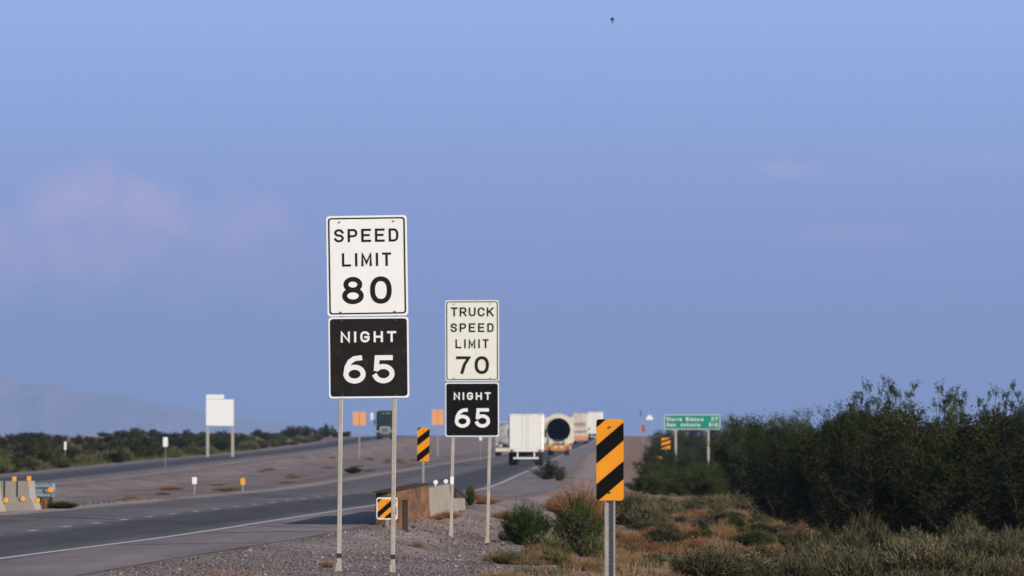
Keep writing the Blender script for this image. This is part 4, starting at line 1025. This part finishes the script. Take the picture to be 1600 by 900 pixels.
def put_bush(kind, px, Z, H, Wd, label, group, cat='bush', name='mesquite_bush', refH=3.0, refW=3.4, X=None, rnd=R):
    fm,sm=kind; X=xz(px,Z) if X is None else X; g=groundz(X,Z)
    e=empty(name,(X,Z,g),label,cat,group); sc=(Wd/refW,Wd/refW,H/refH); e.scale=sc; e.rotation_euler=(0,0,rnd.uniform(0,2*PI))
    for m,nm in ((fm,'foliage'),(sm,'stems')):
        o=bpy.data.objects.new(nm,m); COL.objects.link(o); o.parent=e
    return e
def put_shrub(mesh, px, Z, H, Wd, label, group, name='shrub', refH=.8, refW=1.3, cat='shrub', X=None):
    X=xz(px,Z) if X is None else X; o=bpy.data.objects.new(name,mesh); COL.objects.link(o)
    o.location=(X,Z,groundz(X,Z)); o.scale=(Wd/refW,Wd/refW,H/refH); o.rotation_euler=(0,0,R.uniform(0,2*PI)); return tag(o,label,cat,group)

# -- right: dark mesquite thicket
def top_at(px):   # silhouette of the thicket
    return float(np.interp(px,[985,1010,1040,1130,1180,1230,1260,1300,1335,1380,1430,1480,1560,1640,1900],[760,735,722,655,650,652,640,634,632,634,626,634,626,630,620]))
g1='dark mesquite bushes of the right thicket'
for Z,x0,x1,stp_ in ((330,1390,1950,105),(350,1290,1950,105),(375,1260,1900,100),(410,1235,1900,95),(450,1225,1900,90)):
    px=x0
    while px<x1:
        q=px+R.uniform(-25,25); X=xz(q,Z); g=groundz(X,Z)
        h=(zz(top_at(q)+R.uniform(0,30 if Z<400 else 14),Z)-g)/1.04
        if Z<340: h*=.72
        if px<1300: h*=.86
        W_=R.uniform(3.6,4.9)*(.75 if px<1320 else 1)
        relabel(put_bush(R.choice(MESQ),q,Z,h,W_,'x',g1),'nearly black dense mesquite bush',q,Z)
        px+=stp_
gs='leafy mesquite shoots rising above the right thicket'
for px,Z,tp in ((1330,395,628),(1352,400,603),(1395,405,600),(1378,400,612),(1420,400,620),(1475,380,607),(1482,400,614),(1500,405,622),(1545,385,614),(1575,400,620),(1590,380,628),(1625,390,618)):
    X=xz(px,Z); h=(zz(tp,Z)-groundz(X,Z))
    relabel(put_bush(R.choice(SPRIG),px,Z,h/1.17,1.2,'x',gs,name='mesquite_sapling',refW=1.9),'open mesquite whose sprigs stand against the sky',px,Z)
g2='green mesquite bushes of the middle thicket'
for Z,x0,x1 in ((560,1190,1420),(640,1150,1400),(760,1155,1380),(900,1165,1330)):
    px=x0
    while px<x1:
        q=px+R.uniform(-15,15); X=xz(q,Z); h=zz(top_at(q)+R.uniform(0,14),Z)-groundz(X,Z)
        relabel(put_bush(R.choice(MESQ2),q,Z,h,R.uniform(3,4.2),'x',g2,refW=3.6),'olive dark mesquite bush',q,Z)
        px+=R.uniform(42,60)
g3='low mesquite bushes in front of the green distance sign'
for px,Z,tp,W_ in ((1003,600,745,2.0),(1022,595,738,2.2),(1045,600,730,2.4),(1070,590,732,2.4),(1098,585,730,2.4),(1124,590,728,2.4),(1012,800,716,2.6),(1028,850,706,2.8),(1048,900,704,3.0),(1075,880,712,3.0),(1095,900,712,3.0),(1026,1050,694,3.0),(1005,640,742,1.9),(1030,660,733,2.3),(1062,640,730,2.4),(1090,620,726,2.4),(1115,610,730,2.4),(1145,600,719,2.4),(1175,590,712,2.8),(1200,560,726,2.6),(1230,520,735,2.4),(1018,690,742,2.0),(1048,760,726,2.8),(1085,800,724,3.0),(1125,780,722,2.8),(1160,800,692,3.0),(1250,470,745,2.0)):
    X=xz(px,Z); h=zz(tp,Z)-groundz(X,Z)
    relabel(put_bush(R.choice(MESQ2),px,Z,h,W_,'x',g3,refW=3.6),'low dark green mesquite bush',px,Z)
g4='far mesquite bushes behind the green distance sign'
for px,Z,tp,W_ in ((1030,1420,676,4.0),(1045,1450,664,4.4),(1065,1500,660,4.6),(1090,1450,658,4.6),(1115,1400,656,4.6),(1140,1350,652,4.4),(1165,1300,655,4.4),(1060,1330,690,4),(1100,1330,688,4),(1035,1350,694,3.4),(1080,1310,700,3.6),(1125,1310,690,4),(1022,1300,698,2.6),(1019,1250,706,2.4)):
    X=xz(px,Z); h=zz(tp,Z)-groundz(X,Z)
    relabel(put_bush(R.choice(MESQ2),px,Z,h,W_,'x',g4,refW=3.6),'tall dark mesquite bush',px,Z)
# -- named shrubs in the middle ground
def one_green(px,Z,H,W_,label,grp,i,brush=False):
    if brush: return put_shrub(GREENS[i],px,Z,H,W_,label,grp,'green_shrub',1.0,1.1)
    return put_bush(GREENB[i],px,Z,H,W_,label,grp,'shrub','green_shrub',1.0,1.2)
gg='green shrubs right of the truck speed sign'
one_green(822,296,1.05,1.0,'upright bright green broom-like shrub just right of the truck speed sign',gg,0,True)
one_green(893,285,1.0,1.2,'rounded green shrub in front of the rusty brush, left of the big striped marker',gg,1)
one_green(905,296,1.25,1.0,'taller feathery green shrub behind the rounded one, left of the big striped marker',gg,1,True)
one_green(857,620,1.0,1.9,'dark olive bush on the shoulder edge below the pipe load truck',gg,0)
one_green(875,600,.7,1.1,'smaller olive shrub just right of the bush on the shoulder edge',gg,1)
one_green(940,640,.6,1.0,'small dark shrub half hidden behind the big striped marker',gg,0)
for px,Z,H,W_ in ((850,280,.5,.9),(868,276,.4,.7),(925,280,.5,.8),(800,300,.4,.7),(840,268,.35,.8)):
    relabel(put_shrub(R.choice(OLIVE),px,Z,H,W_,'x','olive clumps around the green shrubs','olive_clump',.8,1.6),'ragged olive clump by the green shrubs',px,Z)
gsg='grey sage mounds behind the big striped marker'
for px,Z,H,W_ in ((985,385,1.05,1.6),(1010,372,.85,1.2),(962,400,.8,1.0),(1000,400,.95,1.2),(1045,420,.6,1.1),(1120,480,.6,1.8),(1150,490,.65,1.8),(1090,480,.55,1.6),(1180,470,.6,1.4)):
    put_shrub(R.choice(SAGE),px,Z,H,W_,'x',gsg,'sage_bush'); relabel(COL.objects[-1],'rounded grey green sage mound',px,Z)
gr_='rusty dry brush right of the truck speed sign'
for px,Z,H,W_ in ((905,380,1.25,1.5),(880,400,.8,1.2),(930,370,.9,1.2),(812,330,.3,.7),(790,350,.3,.8),(960,330,.3,.7),(990,320,.3,.7),(1130,340,.35,.7),(700,322,.22,.6),(683,314,.15,.4),(760,380,.25,.8),(745,400,.3,.8),(1160,400,.35,.9),(1085,420,.35,.9),(1010,300,.3,.9),(1055,290,.32,.9),(1100,310,.35,1.0),(975,270,.28,.8),(1140,285,.3,.9),(1180,330,.35,1.0),(1070,350,.4,1.0),(1025,340,.35,.9),(845,275,.3,.8),(870,262,.3,.7)):
    put_shrub(R.choice(RUST),px,Z,H,W_,'x',gr_,'dry_brush',.6,1.0); relabel(COL.objects[-1],'rusty orange dry brush right of the highway',px,Z)
put_shrub(GREENS[0],735,372,.62,.28,'leggy green weed growing over the turned-down guardrail','','weed',1.0,1.1)['group']=''
put_shrub(DRY[0],652,262,.18,.3,'small green grey tuft in the gravel between the two speed signs','','weed',.45,.7)
put_shrub(DRY[1],511,198,.14,.22,'yellow grass tuft at the foot of the near speed sign','','weed',.45,.7)
put_shrub(GREENS[1],98,352,.22,.75,'low green weed clump in the gravel just past the guardrail end','','weed',1.0,1.1)
put_shrub(GREENS[1],552,830,.45,1.0,'dark weed clump in the median between the speed sign posts','','weed',1.0,1.1)
for o_ in list(COL.objects):
    if 'group' in o_ and o_['group']=='': del o_['group']
# sage foreground bottom right
gf='pale sage bushes along the bottom right'
cnt=0
for Z,x0,x1,st_ in ((214,1130,1700,70),(230,1160,1700,66),(248,1205,1700,62),(266,1275,1700,60),(285,1350,1700,60)):
    px=x0
    while px<x1:
        q=px+R.uniform(-25,25); put_shrub(R.choice(SAGE),q,Z+R.uniform(-6,6),R.uniform(.42,.75)*(1.25 if q>1330 else 1),R.uniform(.8,1.6),'x',gf,'sage_bush'); relabel(COL.objects[-1],'pale grey olive sage bush',q,Z); px+=st_
for px,Z,H,W_ in ((1215,236,.62,.9),(1262,240,.7,1.0),(1305,246,.66,.9),(1185,262,.5,.8),(1250,285,.6,1.0),(1290,300,.7,1.1),(1530,262,.6,.8),(1410,255,.55,.7)):
    relabel(one_green(px,Z,H,W_,'x','dark green shrubs among the foreground sage',0),'dark green leafy shrub among sage',px,Z)
# scattered middle ground scrub between ditch and thicket
gm1='sage clumps on the open ground before the thicket'; gm2='olive clumps on the open ground before the thicket'; gm3='dry tufts on the open ground'
used=0
while used<120:
    Z=R.uniform(300,500); q=R.uniform(930,1260)
    py=HORIZ+(EYE+.75)*FPX/Z
    if q<990 and Z<420: continue
    u=R.random(); used+=1
    if u<.2: put_shrub(R.choice(SAGE),q,Z,R.uniform(.2,.55),R.uniform(.5,1.3),'x',gm1,'sage_clump'); relabel(COL.objects[-1],'small grey sage clump on reddish ground',q,Z)
    elif u<.38: put_shrub(R.choice(OLIVE),q,Z,R.uniform(.2,.55),R.uniform(.6,1.5),'x',gm2,'olive_clump',.8,1.6); relabel(COL.objects[-1],'small olive clump on reddish ground',q,Z)
    elif u<.9: put_shrub(R.choice(DRY),q,Z,R.uniform(.2,.4),R.uniform(.4,.9),'x',gm3,'dry_tuft',.45,.7); relabel(COL.objects[-1],'dry straw tuft on reddish ground',q,Z)
    else: put_shrub(R.choice(GREENS),q,Z,R.uniform(.2,.5),R.uniform(.5,1.0),'x',"green clumps on the open ground",'green_clump',1.0,1.1); relabel(COL.objects[-1],'small dark green clump',q,Z)
for i in range(50):
    Z=R.uniform(178,290); q=R.uniform(770,1180)
    if Z>255 and q<940: continue
    put_shrub(R.choice(DRY if i%3 else OLIVE),q,Z,R.uniform(.12,.3),R.uniform(.3,.6),'x','straw tufts around the big striped marker','dry_tuft',.45 if i%3 else .8,.7 if i%3 else 1.6); relabel(COL.objects[-1],'low straw coloured tuft',q,Z)
# -- left: scrub beyond the far road
gl='mesquite bushes beyond the far road'
def topL(px): return float(np.interp(px,[-200,0,60,120,160,200,225,260,320,380,430,463,500,530,560,590],[674,672,671,674,676,668,666,671,670,672,667,657,659,668,676,684]))
for Z,x0,x1,st_ in ((1150,-200,330,42),(1300,-220,430,36),(1450,-220,500,34),(1600,-220,560,32),(1750,-200,592,30),(1950,-100,600,28),(2150,100,600,24),(2350,300,606,22)):
    px=x0
    while px<x1:
        if Z<1400 and R.random()<.3: px+=st_; continue
        q=px+R.uniform(-12,12); X=xz(q,Z)
        if X<xL(Z)-LW-2.5:
            h=zz(topL(q)+R.uniform(0,14)+(12 if Z<1400 else 0),Z)-groundz(X,Z)
            if h>.5: relabel(put_bush(R.choice(MESQF),q,Z,max(.8,min(4.5,h)),R.uniform(2.6,4.6),'x',gl,refH=2.6,refW=3.8),'dark green bush beyond the far road',q,Z)
        px+=st_*R.uniform(.8,1.3)
gl2='olive scrub along the far road verge'
n_=0
while n_<230:
    Z=R.uniform(800,1900); q=R.uniform(-60,560); X=xz(q,Z); d=xL(Z)-LW-X
    if d<.8 or d>20: continue
    n_+=1
    put_shrub(R.choice(OLIVE),q,Z,R.uniform(.5,1.3),R.uniform(1.2,2.8),'x',gl2,'olive_clump',.8,1.6); relabel(COL.objects[-1],'olive clump on the far road verge',q,Z)
for px,Z,H_,W_ in ((60,880,1.9,3.4),(30,850,.9,2.6),(45,900,1.9,3),(75,950,2.0,3),(12,830,.6,2.0),(185,1000,1.0,2.5),(225,1100,2.3,4.2),(205,1080,2.0,3),(110,1050,1.4,3.0),(140,1060,1.5,3)):
    relabel(put_bush(R.choice(MESQF),px,Z,H_,W_,'x','forward bushes beyond the far road',refH=2.6,refW=3.8),'big darker bush beyond the far road',px,Z)
# small weeds in the median
for i in range(26):
    Z=R.uniform(430,1300); t_=R.uniform(.08,.9); X=xL(Z)+(xR(Z)-8.4-xL(Z))*t_
    put_shrub(R.choice(RUST if i%2 else DRY),0,Z,R.uniform(.1,.28),R.uniform(.5,1.4),'low dry weed patch in the gravel median','dry weeds in the gravel median','weed',.6 if i%2 else .45,1.0 if i%2 else .7,X=X); relabel(COL.objects[-1],'dry weed patch in the gravel median',800+X/Z*FPX,Z)

# grass stuff
rg=np.random.default_rng(5)
def grass(name, n_tufts, area, mleaf, H, label):
    v=[];per=16
    for _ in range(n_tufts):
        Z,X=area(); g=groundz(X,Z); k=per
        az=rg.uniform(0,2*PI,k); tl=rg.uniform(0,.9,k); L=H*rg.uniform(.4,1.1,k)
        b_=np.stack([X+rg.normal(size=k)*.06,Z+rg.normal(size=k)*.06,np.full(k,g-.01)],1)
        tip=b_+np.stack([np.cos(az)*np.sin(tl)*L,np.sin(az)*np.sin(tl)*L,np.cos(tl)*L],1)
        s=np.stack([np.sin(az+.7),np.cos(az+.7),np.zeros(k)],1)*.008
        v.append(np.stack([b_-s,b_+s,tip],1).reshape(-1,3))
    v=np.concatenate(v); f=np.arange(len(v)).reshape(-1,3); o=bpy.data.objects.new(name,mesh_np(name,v,f,[mleaf])); COL.objects.link(o); tag(o,label,'grass',kind='stuff')
def ar():
    while True:
        Z=R.uniform(175,600); q=R.uniform(760,1500); X=xz(q,Z); d=X-(xR(Z)+2.7)
        if d>wildd(Z)+.3 and noise.noise(Vector((X*.5,Z*.12,2)))>-.12: return Z,X
def ar2():
    while True:
        Z=R.uniform(175,520); q=R.uniform(740,1500); X=xz(q,Z); d=X-(xR(Z)+2.7)
        if d>wildd(Z) and noise.noise(Vector((X*.6,Z*.12,8)))>.02: return Z,X
grass('dry_grass',2000,ar,M['dry'],.20,'thin dry straw grass over the open ground right of the highway')
grass('green_grass',2400,ar2,M['olive'],.16,'thin olive grass over the open ground right of the highway')
def ar3():
    while True:
        Z=R.uniform(760,1500); q=R.uniform(-60,560); X=xz(q,Z); d=xL(Z)-LW-X
        if .5<d<25 and noise.noise(Vector((X*.2,Z*.02,8)))>-.1: return Z,X
grass('verge_grass',3500,ar3,M['olive'],.45,'olive grass on the verge beyond the far road')

# gravel stones
def stones(n, area, smin, smax, name, label):
    ico=bmesh.new(); bmesh.ops.create_icosphere(ico,subdivisions=1,radius=1); base=np.array([v.co[:] for v in ico.verts]); fc=np.array([[v.index for v in f.verts] for f in ico.faces]); ico.free()
    # drop the buried lower third of faces
    V=[];F=[]
    oct_v=np.array([(1,0,0),(0,1,0),(-1,0,0),(0,-1,0),(.2,.1,1),(-.3,.2,.75)],dtype=float); oct_f=np.array([(0,1,4),(1,5,4),(1,2,5),(2,3,5),(3,4,5),(3,0,4)])
    k=0
    for _ in range(n):
        Z,X=area(); s=smin+(smax-smin)*rg.random()**3
        big=s>.09; bv,bf=(base,fc) if big else (oct_v,oct_f)
        sc=s*rg.uniform(.6,1.1,3)*np.array([1,1,.75]); a_=rg.uniform(0,6.28); c_,s_=math.cos(a_),math.sin(a_)
        p=bv*(1+rg.uniform(-.25,.25,(len(bv),1)))*sc; p=np.stack([p[:,0]*c_-p[:,1]*s_,p[:,0]*s_+p[:,1]*c_,p[:,2]],1)+np.array([X,Z,groundz(X,Z)+s*.05])
        V.append(p); F.append(bf+k); k+=len(p)
    me=mesh_np(name,np.concatenate(V),np.concatenate(F),[M['stone_isl']]); o=bpy.data.objects.new(name,me); COL.objects.link(o); tag(o,label,'gravel',kind='stuff')
m=leafmat('gravel_stone',(.10,.075,.072),(.42,.36,.36),.8,0,.95); M['stone_isl']=m
def as1():
    while True:
        Z=R.uniform(170,345)**1.0; q=R.uniform(100,930); X=xz(q,Z); d=X-(xR(Z)+2.7)
        if d>.15 and d<6.5: return Z,X
stones(30000,as1,.010,.036,'gravel','purple grey gravel around the speed sign posts')
stones(700,as1,.03,.075,'gravel_lumps','bigger stones strewn over the gravel verge')
def as2():
    while True:
        Z=R.uniform(300,420); q=R.uniform(60,700); X=xz(q,Z)
        if xL(Z)<X<xR(Z)-8.5: return Z,X
stones(5000,as2,.02,.06,'median_gravel','gravel stones in the median')
def as3():
    while True:
        Z=R.uniform(262,345); X=xR(Z)+2.7+R.uniform(.5,4)
        if X<xz(800,Z): return Z,X
stones(1300,as3,.02,.065,'rubble','larger rubble stones beside the parapet')

# ------------------------------------------------------------------ haze
if HAZE:
    mb=MB(); mb.box(-18000,18000,-60,69000,-4.5,430)
    hm=bpy.data.materials.new('haze'); hm.use_nodes=True; t=hm.node_tree; t.nodes.clear()
    o_=N(t,'ShaderNodeOutputMaterial'); v_=N(t,'ShaderNodeVolumePrincipled'); v_.inputs['Density'].default_value=3.0e-5; v_.inputs['Color'].default_value=(.42,.60,1.0,1); v_.inputs['Anisotropy'].default_value=0
    t.links.new(v_.outputs[0],o_.inputs['Volume'])
    hz=mb.build('haze',hm); tag(hz,'thin blue evening haze filling the air over the desert',kind='stuff')

# tell apart things whose labels still coincide, by their order from the left
from collections import defaultdict
dd=defaultdict(list)
for o in COL.objects:
    if o.parent is None and 'label' in o and 'category' in o: dd[o['label']].append(o)
ORD=['leftmost','second from the left','third from the left','fourth from the left','fifth from the left','sixth from the left','seventh from the left','eighth from the left','ninth from the left','tenth from the left','eleventh from the left','twelfth from the left']
for lb,os_ in dd.items():
    if 1<len(os_)<=13 and len(lb.split())<=12:
        os_.sort(key=lambda o:o.location.x/o.location.y)
        for i,o in enumerate(os_): o['label']=lb+', '+('rightmost' if i==len(os_)-1 else ORD[i])
